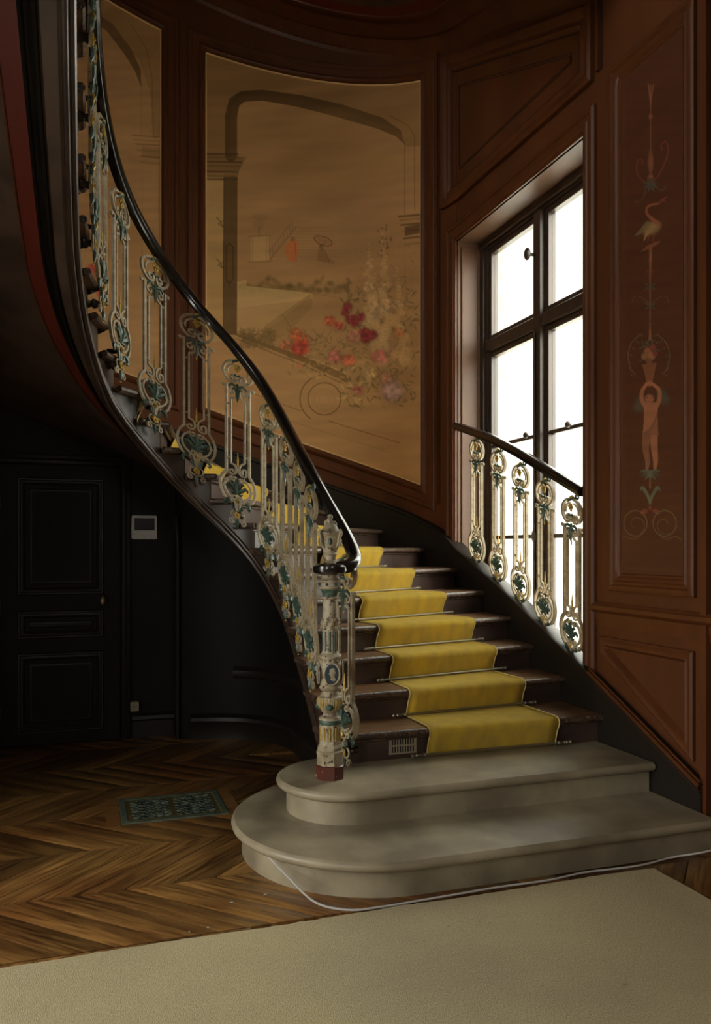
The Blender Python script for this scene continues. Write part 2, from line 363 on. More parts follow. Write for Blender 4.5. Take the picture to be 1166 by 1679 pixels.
# ------------------------------------------------------------------ setting: walls
WY0, WY1, WZ0, WZ1 = 4.07, 5.78, .35, 3.82      # stair window opening
b = MB()
b.box(2.8, 3.12, -4.4, WY0, -.2, 9); b.box(2.8, 3.12, WY0, WY1, -.2, WZ0); b.box(2.8, 3.12, WY0, WY1, WZ1, 9)
wall_right = tag(b.build('wall_right', M['wood']), kind='structure')
b = MB(); us = np.linspace(WY1 - EY, LE + .02, 90)
zz = np.array([-.2, 9.])
A = np.array([[wall(np.array(u), z, 0) for z in zz] for u in us]); B_ = np.array([[wall(np.array(u), z, -.25) for z in zz] for u in us])
b.grid(A, flip=True); b.grid(B_)
UW = (1.9, 3.5, 4.7, 6.0)
b.box(-1.95, -1.6, 1.45, UW[0], 4.5, 9); b.box(-1.95, -1.6, UW[1], 5.75, 4.5, 9); b.box(-1.95, -1.6, UW[0], UW[1], 4.5, UW[2]); b.box(-1.95, -1.6, UW[0], UW[1], UW[3], 9)
e0 = [wall(np.array(us[0]), z, d) for z, d in ((-.2, 0), (-.2, -.3), (9, -.3), (9, 0))]; b.add(e0, [(0, 1, 2, 3)])
wall_back = tag(b.build('wall_back', M['wood']), kind='structure')
b = MB()   # left wall with a tall window in the hall part and a glazed side door beside the stair
LW = (-.6, .6, .9, 3.1); LD = (2.3, 3.3, .05, 2.2)
b.box(-1.95, -1.6, -4.4, LW[0], -.2, 4.5); b.box(-1.95, -1.6, LW[1], LD[0], -.2, 4.5); b.box(-1.95, -1.6, LD[1], 6.5, -.2, 4.5)
for q in (LW, LD): b.box(-1.95, -1.6, q[0], q[1], -.2, q[2]); b.box(-1.95, -1.6, q[0], q[1], q[3], 4.5)
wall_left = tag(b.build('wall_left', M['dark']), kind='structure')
b = MB()
FW = (.3, 1.5, 2.7, 3.8)  # unseen opening added high behind the camera to light the balusters frontally
b.box(-1.95, FW[0], -4.4, -4.1, -.2, 4.5); b.box(FW[1], 3.12, -4.4, -4.1, -.2, 4.5); b.box(FW[0], FW[1], -4.4, -4.1, -.2, FW[2]); b.box(FW[0], FW[1], -4.4, -4.1, FW[3], 4.5)
wall_front = tag(b.build('wall_front', M['plaster']), kind='structure')
def mullion_window(name, box, axis, at):
    fr = MB(); a0, a1, z0, z1 = box; w = .07
    def bar(p0, p1, q0, q1):
        if axis == 'x': fr.box(at - .03, at + .03, p0, p1, q0, q1)
        else: fr.box(p0, p1, at - .03, at + .03, q0, q1)
    bar(a0, a0 + w, z0, z1); bar(a1 - w, a1, z0, z1); bar(a0 + w, a1 - w, z0, z0 + w); bar(a0 + w, a1 - w, z1 - w, z1)
    m = (a0 + a1) / 2; bar(m - .04, m + .04, z0 + w, z1 - w)
    bar(a0 + w, m - .04, z1 - .75, z1 - .70); bar(m + .04, a1 - w, z1 - .75, z1 - .70)
    return tag(fr.build(name, M['frame']), kind='structure')
mullion_window('window_2', LW, 'x', -1.85); mullion_window('window_3', UW, 'x', -1.85); mullion_window('window_4', LD, 'x', -1.85); mullion_window('added_window_5', FW, 'y', -4.3)  # the last one fills the unseen opening added for front light
ceil = tag(MB().box(-1.95, 3.35, -4.4, 1.45, STOREY - .3, STOREY).build('ceiling', M['dark']), kind='structure')
b = MB(); b.box(-2.0, 3.35, 1.45, 7.6, 9, 9.2); b.box(-1.95, 3.35, 1.15, 1.45, STOREY, 9)
tag(b.build('ceiling', M['plaster']), kind='structure')
tag(MB().box(3.4, 60, -60, 60, -1.0, -.8).build('ground', M['gravel']), kind='structure')
tag(MB().box(-60, -2.3, -60, 60, -1.0, -.8).build('ground', M['gravel']), kind='structure')
tag(MB().box(-2.3, 3.4, -60, -4.5, -1.0, -.8).build('ground', M['gravel']), kind='structure')
b = MB(); xo = 3.121
b.box(xo, xo + .08, WY1 - .05, WY1 + 1.2, -.8, 5); b.box(xo, xo + .08, WY0 - 1.2, WY0 + .02, -.8, 5); b.box(xo, xo + .08, WY0 + .02, WY1 - .05, WZ1 - .02, 5); b.box(xo, xo + .3, WY0 + .02, WY1 - .05, -.8, WZ0)
tag(b.build('wall_outer', M['facade']), kind='structure')

# moulding loop in wall space
def offset_poly(P, o):
    P = np.asarray(P, float); n = len(P); out = []
    for i in range(n):
        e1 = P[i] - P[i - 1]; e2 = P[(i + 1) % n] - P[i]; e1 /= np.linalg.norm(e1); e2 /= np.linalg.norm(e2)
        n1 = np.array([-e1[1], e1[0]]); n2 = np.array([-e2[1], e2[0]]); k = n1 + n2; k = k / (1 + n1 @ n2)
        out.append(P[i] + k * o)
    return np.array(out)
def moulding(poly, prof, mapf=wall, step=.07, mb=None):
    """poly: corners (u,z) counter-clockwise in (u,z); prof: (inward offset, proud) pairs"""
    mb = mb or MB(); rings = []
    P = np.asarray(poly, float); n = len(P); cnt = [max(1, int(np.linalg.norm(P[(i + 1) % n] - P[i]) / step)) for i in range(n)]
    for o, d in prof:
        Q = offset_poly(P, o); pts = []
        for i in range(n):
            for k in range(cnt[i]): pts.append(Q[i] + (Q[(i + 1) % n] - Q[i]) * k / cnt[i])
        pts = np.array(pts); rings.append(mapf(pts[:, 0], pts[:, 1], d))
    mb.grid(np.array(rings), smooth=False, wrap=True, flip=False); return mb
def field(poly, d, mapf=wall, nu=24, nz=2, mb=None):
    mb = mb or MB(); P = np.asarray(poly, float); g = []
    for j in np.linspace(0, 1, nz):
        a = P[0] + (P[3] - P[0]) * j; c = P[1] + (P[2] - P[1]) * j
        q = a + (c - a) * np.linspace(0, 1, nu)[:, None]; g.append(mapf(q[:, 0], q[:, 1], d))
    mb.grid(np.array(g), smooth=True, flip=False); return mb
PROF = [(0, 0), (0, .022), (.012, .030), (.03, .030), (.040, .018), (.052, .018), (.062, .026), (.075, .022), (.085, .008), (.095, .008), (.10, 0)]
PROF_S = [(0, 0), (0, .010), (.008, .014), (.018, .012), (.024, 0)]
LINE = [(0, 0), (0, .004), (.004, .004), (.004, 0)]
def flat_map(u, z, d):   # plane of the wall under the stair (y = 6.17), u is x to the right
    u = np.asarray(u, float); return np.stack([u, np.full(u.shape, 6.17) - np.broadcast_to(np.asarray(d, float), u.shape), np.broadcast_to(np.asarray(z, float), u.shape)], -1)

# panelling children of the walls
# over-window panel (its top rakes with the flight above)
ow = [(-1.70, 4.12), (.24, 4.16), (.24, 5.33), (-1.70, 4.52)]
moulding(ow, [(-.03, 0), (-.03, .03), (-.012, .042), (.02, .036), (.04, .02), (.055, .02), (.07, .028), (.085, .02), (.095, 0)]).build('panel_moulding', M['wood_trim'], wall_right)
moulding(offset_poly(ow, .098), [(0, 0), (0, .003), (.006, .003), (.006, 0)]).build('painted_line', M['wood_line'], wall_right)
moulding(offset_poly(ow, .20), LINE).build('painted_line', M['wood_line'], wall_right)
moulding(offset_poly(ow, .215), LINE).build('painted_line', M['wood_line'], wall_right)
# window architrave
ar = [(WY0 - EY, .2), (WY1 - EY, .2), (WY1 - EY, WZ1), (WY0 - EY, WZ1)]
pr = [(-.125, 0), (-.125, .022), (-.11, .034), (-.095, .034), (-.085, .022), (-.06, .022), (-.05, .030), (-.02, .026), (-.012, .012), (0, .012), (0, -.02)]
b = MB()
moulding(ar, pr, mb=b); b.build('window_architrave', M['wood_trim'], wall_right)
# grotesque panel beside the window and the raking panel under the dado
gp = [(-2.55, 1.16), (-1.885, 1.16), (-1.885, 4.06), (-2.55, 4.06)]
moulding(gp, PROF).build('panel_moulding', M['wood_trim'], wall_right)
lp = [(-2.54, .37), (-1.81, .80), (-1.81, .90), (-2.54, .90)]
moulding(lp, [(0, 0), (0, .02), (.012, .028), (.028, .02), (.036, .02), (.046, .026), (.056, .012), (.062, 0)]).build('panel_moulding', M['wood_trim'], wall_right)
def strip(u0, u1, z0, z1, prof, name, material, parent, mapf=wall, n=24):
    """horizontal or raking moulding; prof = (height offset, proud)"""
    u = np.linspace(u0, u1, n); z = np.linspace(z0, z1, n) if not callable(z0) else z0(u)
    return MB().grid(np.array([mapf(u, z + h, d) for h, d in prof]), smooth=False).build(name, material, parent)
DADO = [(-.055, 0), (-.055, .012), (-.02, .014), (-.015, .03), (.0, .045), (.022, .045), (.03, .03), (.04, .022), (.04, 0)]
strip(-4.4, -1.75, 1.05, 1.05, DADO, 'dado_rail', M['wood_trim'], wall_right)
strip(-4.4, -1.75, .985, .985, [(-.03, 0), (-.03, .008), (.03, .008), (.03, 0)], 'dado_fillet', M['wood_trim'], wall_right)
def vbar(u, w, d, z0, z1, name, material, parent, mapf=wall):
    uu = np.array([u - w / 2, u - w / 2, u + w / 2, u + w / 2]); dd = np.array([0, d, d, 0])
    return MB().grid(np.array([mapf(uu, z, dd) for z in (z0, z1)]), smooth=False, flip=False).build(name, material, parent)
vbar(-2.62, .04, .03, .0, 5.6, 'vertical_moulding', M['wood_trim'], wall_right)
vbar(-2.68, .05, .015, .0, 5.6, 'vertical_moulding', M['wood_line'], wall_right)
vbar(-1.775, .02, .02, 4.12, 6.2, 'vertical_moulding', M['wood_trim'], wall_right)
vbar(-1.80, .012, .008, 4.12, 6.2, 'vertical_moulding', M['wood_line'], wall_right)
vbar(.335, .02, .016, 1.75, 5.6, 'vertical_moulding', M['wood_trim'], wall_back)
vbar(.305, .012, .010, 1.75, 5.6, 'vertical_moulding', M['wood_line'], wall_back)
# plinth block at the foot of the pilaster
A = np.array([[wall(np.array(u), z, d) for u in np.linspace(.06, .34, 8)] for z, d in ((1.0, .03), (1.42, .03), (1.45, .0))])
MB().grid(A, smooth=False).build('plinth_block', M['wood_trim'], wall_back)

# ------------------------------------------------------------------ the stair window
win = tag(empty('window_1', (3.05, (WY0 + WY1) / 2, WZ0)), kind='structure')
def wpart(name, mb, m): o = mb.build(name, m); o.parent = win; o.matrix_parent_inverse = Matrix.Translation((-3.05, -(WY0 + WY1) / 2, -WZ0)); return o
XF0, XF1 = 3.02, 3.10
ym0, ym1 = 4.835, 4.985
b = MB(); b.box(XF0, XF1, WY1 - .10, WY1, WZ0, WZ1); b.box(XF0, XF1, WY0, WY0 + .10, WZ0, WZ1); b.box(XF0, XF1, WY0 + .10, WY1 - .10, 3.74, WZ1); b.box(XF0, XF1, WY0 + .10, WY1 - .10, WZ0, .72)
b.box(XF0 - .025, XF0, WY0, WY1, 3.765, WZ1, .008); b.box(XF0 - .02, XF0, WY1 - .06, WY1, WZ0, 3.765, .006); b.box(XF0 - .02, XF0, WY0, WY0 + .06, WZ0, 3.765, .006)
wpart('casing', b, M['frame'])
wpart('mullion', MB().box(XF0 - .03, XF1, ym0 + .03, ym1 - .03, .72, 3.74, .008), M['frame'])
wpart('transom', MB().box(XF0 - .02, XF1, WY0 + .10, ym0 + .03, 2.93, 3.02, .008).box(XF0 - .02, XF1, ym1 - .03, WY1 - .10, 2.93, 3.02, .008), M['frame'])
for y0, y1 in ((WY0 + .10, ym0 + .03), (ym1 - .03, WY1 - .10)):
    for z0, z1 in ((.72, 2.93), (3.02, 3.74)):
        b = MB(); w = .042; x0, x1 = XF0 + .01, XF1 - .015
        b.box(x0, x1, y0, y0 + w, z0, z1, .005); b.box(x0, x1, y1 - w, y1, z0, z1, .005); b.box(x0, x1, y0 + w, y1 - w, z1 - w, z1, .005); b.box(x0, x1, y0 + w, y1 - w, z0, z0 + w, .005)
        wpart('sash', b, M['frame'])
        cuts = [z0 + w, 1.48, 2.19, z1 - w] if z0 < 1 else [z0 + w, z1 - w]
        for k in range(len(cuts) - 1):
            wpart('pane', MB().box(XF0 + .038, XF0 + .042, y0 + w, y1 - w, cuts[k], cuts[k + 1]), M['glass'])
            if k: wpart('glazing_bar', MB().box(x0 + .005, x1 - .01, y0 + w, y1 - w, cuts[k] - .014, cuts[k] + .014, .005), M['frame'])
b = MB(); b.tube([(XF0 - .03, ym1 - .05, 2.19 + 1.25), (XF0 - .075, ym1 - .05, 2.19 + 1.25)], .012, 8); b.ball((XF0 - .09, ym1 - .05, 3.44), .03, 10, 7, (.7, 1, 1.45)); wpart('knob', b, M['frame'])
b = MB()
for yk in (ym0 - .28, ym1 + .1):
    b.ball((XF0 - .012, yk, 2.205), .022, 8, 6)
wpart('catch', b, M['frame'])
b = MB()
b.ball((XF0 - .04, ym1 - .06, 1.48), .03, 8, 6, (.6, .8, 1.6)); b.tube([(XF0 - .04, ym1 - .06, .75), (XF0 - .04, ym1 - .06, 2.9)], .009, 6)
wpart('espagnolette_bolt', b, M['frame'])
# reveals lined with panels (structure of the opening)
b = MB(); RV = .004
b.box(2.81, XF0, WY1 - RV, WY1, WZ0, WZ1); b.box(2.81, XF0, WY0, WY0 + RV, WZ0, WZ1); b.box(2.81, XF0, WY0, WY1, WZ1 - RV, WZ1); b.box(2.81, XF0, WY0, WY1, WZ0, WZ0 + .03)
lin = b.build('reveal_lining', M['jamb'], wall_right)
def jmap(y, sg):
    def f(u, z, d): u = np.asarray(u, float); return np.stack([u, np.full(u.shape, y) - sg * np.broadcast_to(np.asarray(d, float), u.shape), np.broadcast_to(np.asarray(z, float), u.shape)], -1)
    return f
moulding([(2.835, 1.0), (3.0, 1.0), (3.0, 3.77), (2.835, 3.77)], PROF_S, jmap(WY1 - RV, 1)).build('reveal_moulding', M['jamb'], lin)
moulding([(2.835, 1.0), (3.0, 1.0), (3.0, 3.77), (2.835, 3.77)], PROF_S, jmap(WY0 + RV, -1)).build('reveal_moulding', M['jamb'], lin)

# ------------------------------------------------------------------ wall and door under the stair
def soffit_samples():
    P = []; Zs = []
    for z in np.linspace(.5, 4.5, 500):
        p = inner(s_of(z), ISET); q = outer(u_of(z)); f = np.linspace(0, 1, 60)[:, None]; P.append(p + (q - p) * f); Zs.append(np.full(60, z))
    return np.concatenate(P), np.concatenate(Zs)
SP, SZ = soffit_samples()
SOFF = .31
def soffit_z(x, y): return SZ[np.argmin((SP[:, 0] - x) ** 2 + (SP[:, 1] - y) ** 2)] - SOFF
arc = [(.75 + .65 * math.cos(a), 5.35 + .65 * math.sin(a)) for a in np.linspace(0, math.pi / 2, 20)]
path = [(1.40, 3.75 + .16 * k) for k in range(10)] + arc + [(.70, 6.0), (.66, 6.04), (.66, 6.17), (.4, 6.17)] + [(.4 - .1 * k, 6.17) for k in range(1, 21)]
DX0, DX1, DZ = -.545, .262, 1.985
top = []
for x, y in path: top.append(max(.3, soffit_z(x, y) + .03))
b = MB(); P = np.array(path)
b.grid(np.array([[(x, y, z) for (x, y) in path] for z in (0,)] + [[(x, y, t) for (x, y), t in zip(path, top)]]), smooth=True)
n = len(path); 
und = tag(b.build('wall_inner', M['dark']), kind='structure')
def off_path(P, d):
    P = np.asarray(P, float); t = np.gradient(P, axis=0); t /= np.linalg.norm(t, axis=1, keepdims=True); return P + np.stack([-t[:, 1], t[:, 0]], -1) * d
def path_trim(P, prof, name, m, parent=None, kind=None):
    o = MB().grid(np.array([np.c_[off_path(P, d), np.full(len(P), z)] for z, d in prof]), smooth=False).build(name, m, parent)
    if kind: tag(o, kind=kind)
    return o
curve = np.array([(1.40, 4.3), (1.40, 4.7), (1.40, 5.1)] + arc)
path_trim(curve, [(0, .0), (0, .03), (.11, .03), (.13, .045), (.155, .04), (.17, .018), (.18, .0)], 'baseboard_inner', M['dark_trim'], None, 'structure')
path_trim(np.array([(1.40, 4.3), (1.40, 4.7), (1.40, 5.1)] + arc[:14]), [(.44, .0), (.45, .02), (.475, .03), (.50, .028), (.515, .012), (.53, 0)], 'panel_ledge', M['dark_trim'], und)
path_trim(np.array([(.655, 6.17), (.5, 6.17), (.35, 6.17)]), [(0, 0), (0, .022), (.12, .022), (.135, .035), (.16, .03), (.175, .012), (.18, 0)], 'baseboard_back', M['dark_trim'], None, 'structure')
path_trim(np.array([(-.65, 6.17), (-1.0, 6.17), (-1.6, 6.17)]), [(0, 0), (0, .022), (.12, .022), (.135, .035), (.16, .03), (.175, .012), (.18, 0)], 'baseboard_left', M['dark_trim'], None, 'structure')
# an edge bead where the flat wall meets the curved one, sweeping up into the string
MB().tube([(.66, 6.0, .0), (.66, 6.0, 1.45), (.645, 5.97, 1.62)], .016, 8).build('corner_bead', M['dark_trim'], und)
# door
door = tag(empty('door_1', ((DX0 + DX1) / 2, 6.17, 0)), kind='structure')
def dpart(name, mb, m, par=None):
    o = mb.build(name, m); o.parent = par or door
    o.matrix_parent_inverse = Matrix.Translation((-(DX0 + DX1) / 2, -6.17, 0)) if par is None else Matrix.Identity(4)
    return o
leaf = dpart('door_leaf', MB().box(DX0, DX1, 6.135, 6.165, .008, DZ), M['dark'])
pm = [(0, 0), (0, .004), (.006, .016), (.016, .016), (.022, .006), (.034, .006), (.040, .010), (.05, .004), (.055, -.006)]
dm = lambda u, z, d: flat_map(u, z, np.asarray(d) + .035)
for x0, x1, z0, z1 in ((-.43, .15, 1.065, 1.895), (-.43, .15, .757, .953), (-.43, .15, .085, .656)):
    q = [(x0, z0), (x1, z0), (x1, z1), (x0, z1)]
    m_ = moulding(q, pm, dm); o = dpart('door_panel', field(offset_poly(q, .055), -.001, dm, 2, 2, m_), M['dark_trim'])
    r = offset_poly(q, .075); dpart('panel_fillet', moulding(r, [(0, -.001), (.004, .004), (.012, .006), (.02, .006)], dm), M['dark_trim'])
b = MB(); b.tube([(.142, 6.13, 1.02), (.142, 6.09, 1.02)], .009, 8); b.ball((.142, 6.075, 1.02), .026, 12, 8, (.85, .7, 1.25)); dpart('door_knob', b, M['brass'])
for z in (1.72, .98, .25):
    dpart('hinge', MB().tube([(DX0 - .004, 6.128, z - .045), (DX0 - .004, 6.128, z + .045)], .008, 8), M['rod'])
b = MB()
jm = [(.0, 0), (.0, .02), (.012, .030), (.03, .026), (.045, .040), (.065, .034), (.075, .0)]
def frame_open(x0, x1, z1, prof):
    pts = []
    for o, d in prof:
        pts.append(np.array([flat_map(np.array([x0 - o, x0 - o, x1 + o, x1 + o])[k], np.array([0, z1 + o, z1 + o, 0])[k], d) for k in range(4)]))
    return np.array(pts)
b.grid(frame_open(DX0 - .006, DX1 + .006, DZ + .006, jm), smooth=False); dpart('door_casing', b, M['dark_trim'])

# ------------------------------------------------------------------ staircase
stair = tag(empty('staircase', (1.9, 4.0, 0)), 'winding wooden staircase wrapping round an open well above the two stone steps', 'staircase')
SI = Matrix.Translation((-1.9, -4.0, 0))
def spart(name, mb, m, par=None):
    o = mb.build(name, m); o.parent = par or stair
    if par is None: o.matrix_parent_inverse = SI
    return o
NK = 28
for k in range(3, NK + 1):
    z = RISE * k; zn = RISE * (k + 1)
    # tread outline: nosing line, wall, next riser, string
    p0, d0, n0, L0 = line_pt(z, 0); p1, d1, n1, L1 = line_pt(zn, 0)
    ss = np.linspace(s_of(z), s_of(zn) + (.03), 7); uu = np.linspace(u_of(z), u_of(zn) + .03, 7)
    pin = inner(ss, ISET - .035); pout = outer(uu)
    poly = [tuple(p) for p in pin[::-1]] + [tuple(p) for p in pout]
    ar_ = sum(poly[i][0] * poly[(i + 1) % len(poly)][1] - poly[(i + 1) % len(poly)][0] * poly[i][1] for i in range(len(poly)))
    if ar_ < 0: poly = poly[::-1]
    tr = spart('tread', MB().prism(poly, z - .038, z), M['tread'])
    b = MB()
    a = np.array([*(inner(s_of(z), ISET - .035)), z - .019]); q = np.array([*outer(u_of(z)), z - .019]); dd = (q - a) / np.linalg.norm(q - a)
    b.tube([a, a + (q - a) * .5, q], .0195, 10)
    e = np.array([[*p, z - .019] for p in inner(ss, ISET - .035)]); b.tube(e, .0195, 8)
    a2 = a + np.array([-dd[1], dd[0], 0]) * .022; q2 = q + np.array([-dd[1], dd[0], 0]) * .022; a2[2] = q2[2] = z - .046
    b.tube([a2, q2], .009, 6)
    spart('nosing', b, M['nosing'], None)
    # riser below this tread's nosing
    nb = np.array([-dd[1], dd[0]]) * .028
    r0 = inner(s_of(z), ISET - .0) + nb; r1 = outer(u_of(z)) + nb; th = np.array([-dd[1], dd[0]]) * .02
    spart('riser', MB().prism([tuple(r0), tuple(r1), tuple(r1 + th), tuple(r0 + th)], z - RISE - .002, z - .036), M['riser'])
# cut string on the well side: stepped top, raking underside
b = MB(); S = []; T_ = []; BZ = []
ks = [s_of(RISE * k) + .03 for k in range(3, NK + 2)]
prev = s_of(RISE * 3) + .03
for i in range(len(ks) - 1):
    for s in np.linspace(ks[i] + 1e-4, ks[i + 1] - 1e-4, 5): S.append(s); T_.append(RISE * (i + 3) - .037)
S = np.array(S); T_ = np.array(T_)
BZ = smooth_interp(S, NI) - SOFF
BZ = np.maximum(BZ, .312)
fo = inner(S, ISET); fi = inner(S, ISET + .045)
g = np.array([np.c_[fi, T_], np.c_[fo, T_], np.c_[fo, BZ], np.c_[fi, BZ], np.c_[fi, T_]])
b.grid(g, smooth=False); string = spart('cut_string', b, M['string'])
sb = S[::2]; zb = np.maximum(smooth_interp(sb, NI) - SOFF, .312)
b = MB()
for dz, dd_, r in ((.012, -.006, .016), (.045, -.003, .011), (-.006, .018, .012)):
    b.tube(np.c_[inner(sb, ISET + dd_), zb + dz], r, 8)
spart('string_moulding', b, M['string'])
# soffit bands below the flight (and the same under the flight above)
bands_in = [(.0, 0, .0), (.24, 0, .0)]
def soffit(zoff, kz0, kz1, parent_fn, both):
    zs = np.linspace(kz0, kz1, 150)
    pin = np.array([inner(s_of(z), ISET) for z in zs]); pout = np.array([outer(u_of(z)) for z in zs])
    dv = pout - pin; L = np.linalg.norm(dv, axis=1, keepdims=True); dv = dv / L
    base = smooth_interp(np.array([s_of(z) for z in zs]), NI)   # smoothed height on the inner side
    zin = base - SOFF
    zout = zs - SOFF
    def ribbon(fr):   # fr: list of (metres from inner [>=0] or from outer [<0], dz)
        rows = []
        for a, dz in fr:
            t = np.full((len(zs), 1), a) if a >= 0 else L + a
            xy = pin + dv * t; w = t / L; rows.append(np.c_[xy, zin * (1 - w[:, 0]) + zout * w[:, 0] + dz + zoff])
        return MB().grid(np.array(rows), smooth=False, flip=True)
    parent_fn('soffit_border', ribbon([(.0, .0), (.125, .0), (.125, .010), (.137, .012)]), M['soffit'])
    parent_fn('soffit_moulding', ribbon([(.137, .012), (.142, -.010), (.158, -.015), (.168, -.004), (.176, .02), (.195, .028), (.205, .018), (.222, .03)]), M['dark'])
    parent_fn('soffit_band', ribbon([(.222, .03), (.32, .03)]), M['red'])
    parent_fn('soffit_fillet', ribbon([(.32, .03), (.322, .022), (.332, .022), (.334, .03)]), M['wood_trim'])
    parent_fn('soffit_panel', ribbon([(.334, .03), (.9, .03), (-.45, .03)]), M['soffit'])
    parent_fn('soffit_band', ribbon([(-.45, .03), (-.33, .03)]), M['red'])
    parent_fn('soffit_moulding', ribbon([(-.33, .03), (-.325, .018), (-.30, .012), (-.285, .03), (-.25, .03), (-.22, .02), (-.16, -.02), (-.12, -.035), (-.10, -.02), (-.05, -.06), (-.03, -.10), (-.012, -.11), (-1e-6, -.14)]), M['wood_trim'])
soffit(0, .95, 4.45, spart, False)
upper = tag(empty('ceiling', (1.9, 4.0, STOREY)), kind='structure')
def upart(name, mb, m):
    o = mb.build(name, m); o.parent = upper; o.matrix_parent_inverse = Matrix.Translation((-1.9, -4.0, -STOREY)); return o
soffit(STOREY, .25, 3.2, upart, True)
zs = np.linspace(.25, 3.2, 120)
g = np.array([[(*inner(s_of(z), ISET), z + STOREY - SOFF) for z in zs], [(*inner(s_of(z), ISET), z + STOREY + .05) for z in zs], [(*outer(u_of(z)), z + STOREY + .05) for z in zs]])
upart('next_flight_string', MB().grid(g, smooth=False), M['string'])
# wall string (skirting that rakes along the wall side)
uu = np.linspace(-2.62, 7.0, 220); zt = np.interp(uu, *(np.array([(-2.62, .275), (-1.73, .69), (-1.62, .73), (-.81, 1.08), (.0, 1.395), (.29, 1.555), (.71, 1.72), (1.16, 1.87), (2.9, 2.47), (LE, 3.25), (LE + 3, 4.3)]).T))
zb_ = np.where(uu < -1.9, .0, np.maximum(zt - .55, .0))
g = np.array([wall(uu, zb_, 0.0), wall(uu, zb_, .045), wall(uu, zt - .03, .045), wall(uu, zt - .022, .058), wall(uu, zt, .058), wall(uu, zt + .008, .045), wall(uu, zt + .008, -.05), wall(uu, zb_, -.05)])
spart('wall_string', MB().grid(g, smooth=False), M['dark_trim'])
b = MB(); sel = uu < -1.70
for dz, dd_, r in ((.004, .055, .010), (-.022, .050, .007), (.022, .046, .006)): b.tube(wall(uu[sel], zt[sel] + dz, dd_), r, 6)
spart('string_cap', b, M['wood_trim'])

# ------------------------------------------------------------------ stone steps
def stone_step(name, label, cx, cy, r, z0, z1, xr, group):
    prof = [(-.045, z0), (-.045, z1 - .055), (-.035, z1 - .048), (-.022, z1 - .043), (-.008, z1 - .040), (0, z1 - .032), (.004, z1 - .02), (0, z1 - .008), (-.012, z1)]
    rings = []
    for o, z in prof:
        a = np.linspace(1.5 * math.pi, .5 * math.pi, 40); R = r + o
        rings.append([(xr, cy - R, z), ] + [(xr + (cx - xr) * t, cy - R, z) for t in (.25, .5, .75)] + [(cx + R * math.cos(t), cy + R * math.sin(t), z) for t in a] + [(xr, cy + R, z)])
    A = np.array(rings); b = MB(); b.grid(A, smooth=True); n = A.shape[1]; m = len(prof)
    b.add(A[-1], [tuple(range(n))[::-1]]); b.add([A[k][0] for k in range(m)] + [A[k][-1] for k in range(m)], [tuple(range(m)) + tuple(range(2 * m - 1, m - 1, -1))])
    return tag(b.build(name, M['stone']), label, 'step', group)
stone_step('stone_step', 'bottom limestone step, longest and lowest, with a broad rounded end on the parquet', 1.285, 3.60, .64, 0, RISE, 2.75, 'rounded stone steps')
stone_step('stone_step', 'upper limestone step carrying the painted newel post at its rounded end', 1.20, 3.71, .325, RISE, 2 * RISE, 2.745, 'rounded stone steps')

# ------------------------------------------------------------------ stair runner and rods
RA, RB = .50, 1.27
rows = []; HR = .007; nj = 13
def row(z, zz_, back, wob=0):
    pts = []
    for a in np.linspace(RA, RB, nj):
        p, d, n, L = line_pt(z, a, back); pts.append((p[0], p[1], zz_))
    rows.append(pts)
KR = 21
for k in range(3, KR):
    z = RISE * k; lo = z - RISE
    row(z, lo + (HR if k > 3 else .002), .022 - HR); row(z, lo + .03, .017 - HR)
    row(z, lo + .08, .003 - HR); row(z, z - .035, -.0185 - HR); row(z, z - .019, -.0205 - HR); row(z, z - .005, -.016 - HR * .7); row(z, z + HR * .8, -.003); row(z, z + HR, .018)
    zn = z + RISE
    # walk back over the tread to the next riser
    for t in (.35, .7):
        pts = []
        for a in np.linspace(RA, RB, nj):
            p, _, _, _ = line_pt(z, a, .018); q, _, _, _ = line_pt(zn, a, .02); pts.append((*(p + (q - p) * t), z + HR + .001 * math.sin(9 * a + 3 * k)))
        rows.append(pts)
A = np.array(rows)
b = MB(); b.grid(A, smooth=True); runner = tag(b.build('stair_runner', M['runner']), 'worn yellow wool runner flowing down the wooden stair treads', 'carpet')
sol = runner.modifiers.new('thickness', 'SOLIDIFY'); sol.thickness = .006; sol.offset = -1
b = MB()
for j in (0, nj - 1): b.tube(A[:, j], .0032, 5)
b.build('binding', M['runner_edge'], runner)
names = ['lowest', 'second', 'third', 'fourth', 'fifth', 'sixth', 'seventh', 'eighth', 'ninth', 'tenth', 'eleventh', 'twelfth', 'thirteenth', 'fourteenth']
for k in range(3, 12):
    z = RISE * k; p, d, n, L = line_pt(z, RA - .06, .004 - HR); q, _, _, _ = line_pt(z, RB + .06, .004 - HR); zr = z - RISE + .017
    c = (p + q) / 2; root = tag(empty('stair_rod', (c[0], c[1], zr)), 'thin brass stair rod pinning the yellow runner, %s one counting up' % names[k - 3], 'stair rod', 'brass rods across the stair runner')
    I = Matrix.Translation((-c[0], -c[1], -zr)); P3 = lambda a: (*(p + (q - p) * a), zr)
    Lr = np.linalg.norm(q - p)
    o = MB().tube([P3(0), P3(1)], .0065, 8).build('rod', M['rod'], root); o.matrix_parent_inverse = I
    for e0, sg in ((0, -1), (1, 1)):
        b = MB(); base = np.array(P3(e0)); dr = np.array([*(q - p), 0]) / Lr * sg
        for t, r in ((0, .010), (.012, .012), (.024, .008), (.036, .0115)): b.ball(base + dr * (t - .01), r, 8, 5)
        o = b.build('finial', M['rod'], root); o.matrix_parent_inverse = I
        b = MB(); pb = base - dr * .045; b.ball(pb, .011, 8, 5); b.tube([pb, pb + np.array([*(n * .03), 0])], .006, 6); o = b.build('bracket', M['rod'], root); o.matrix_parent_inverse = I
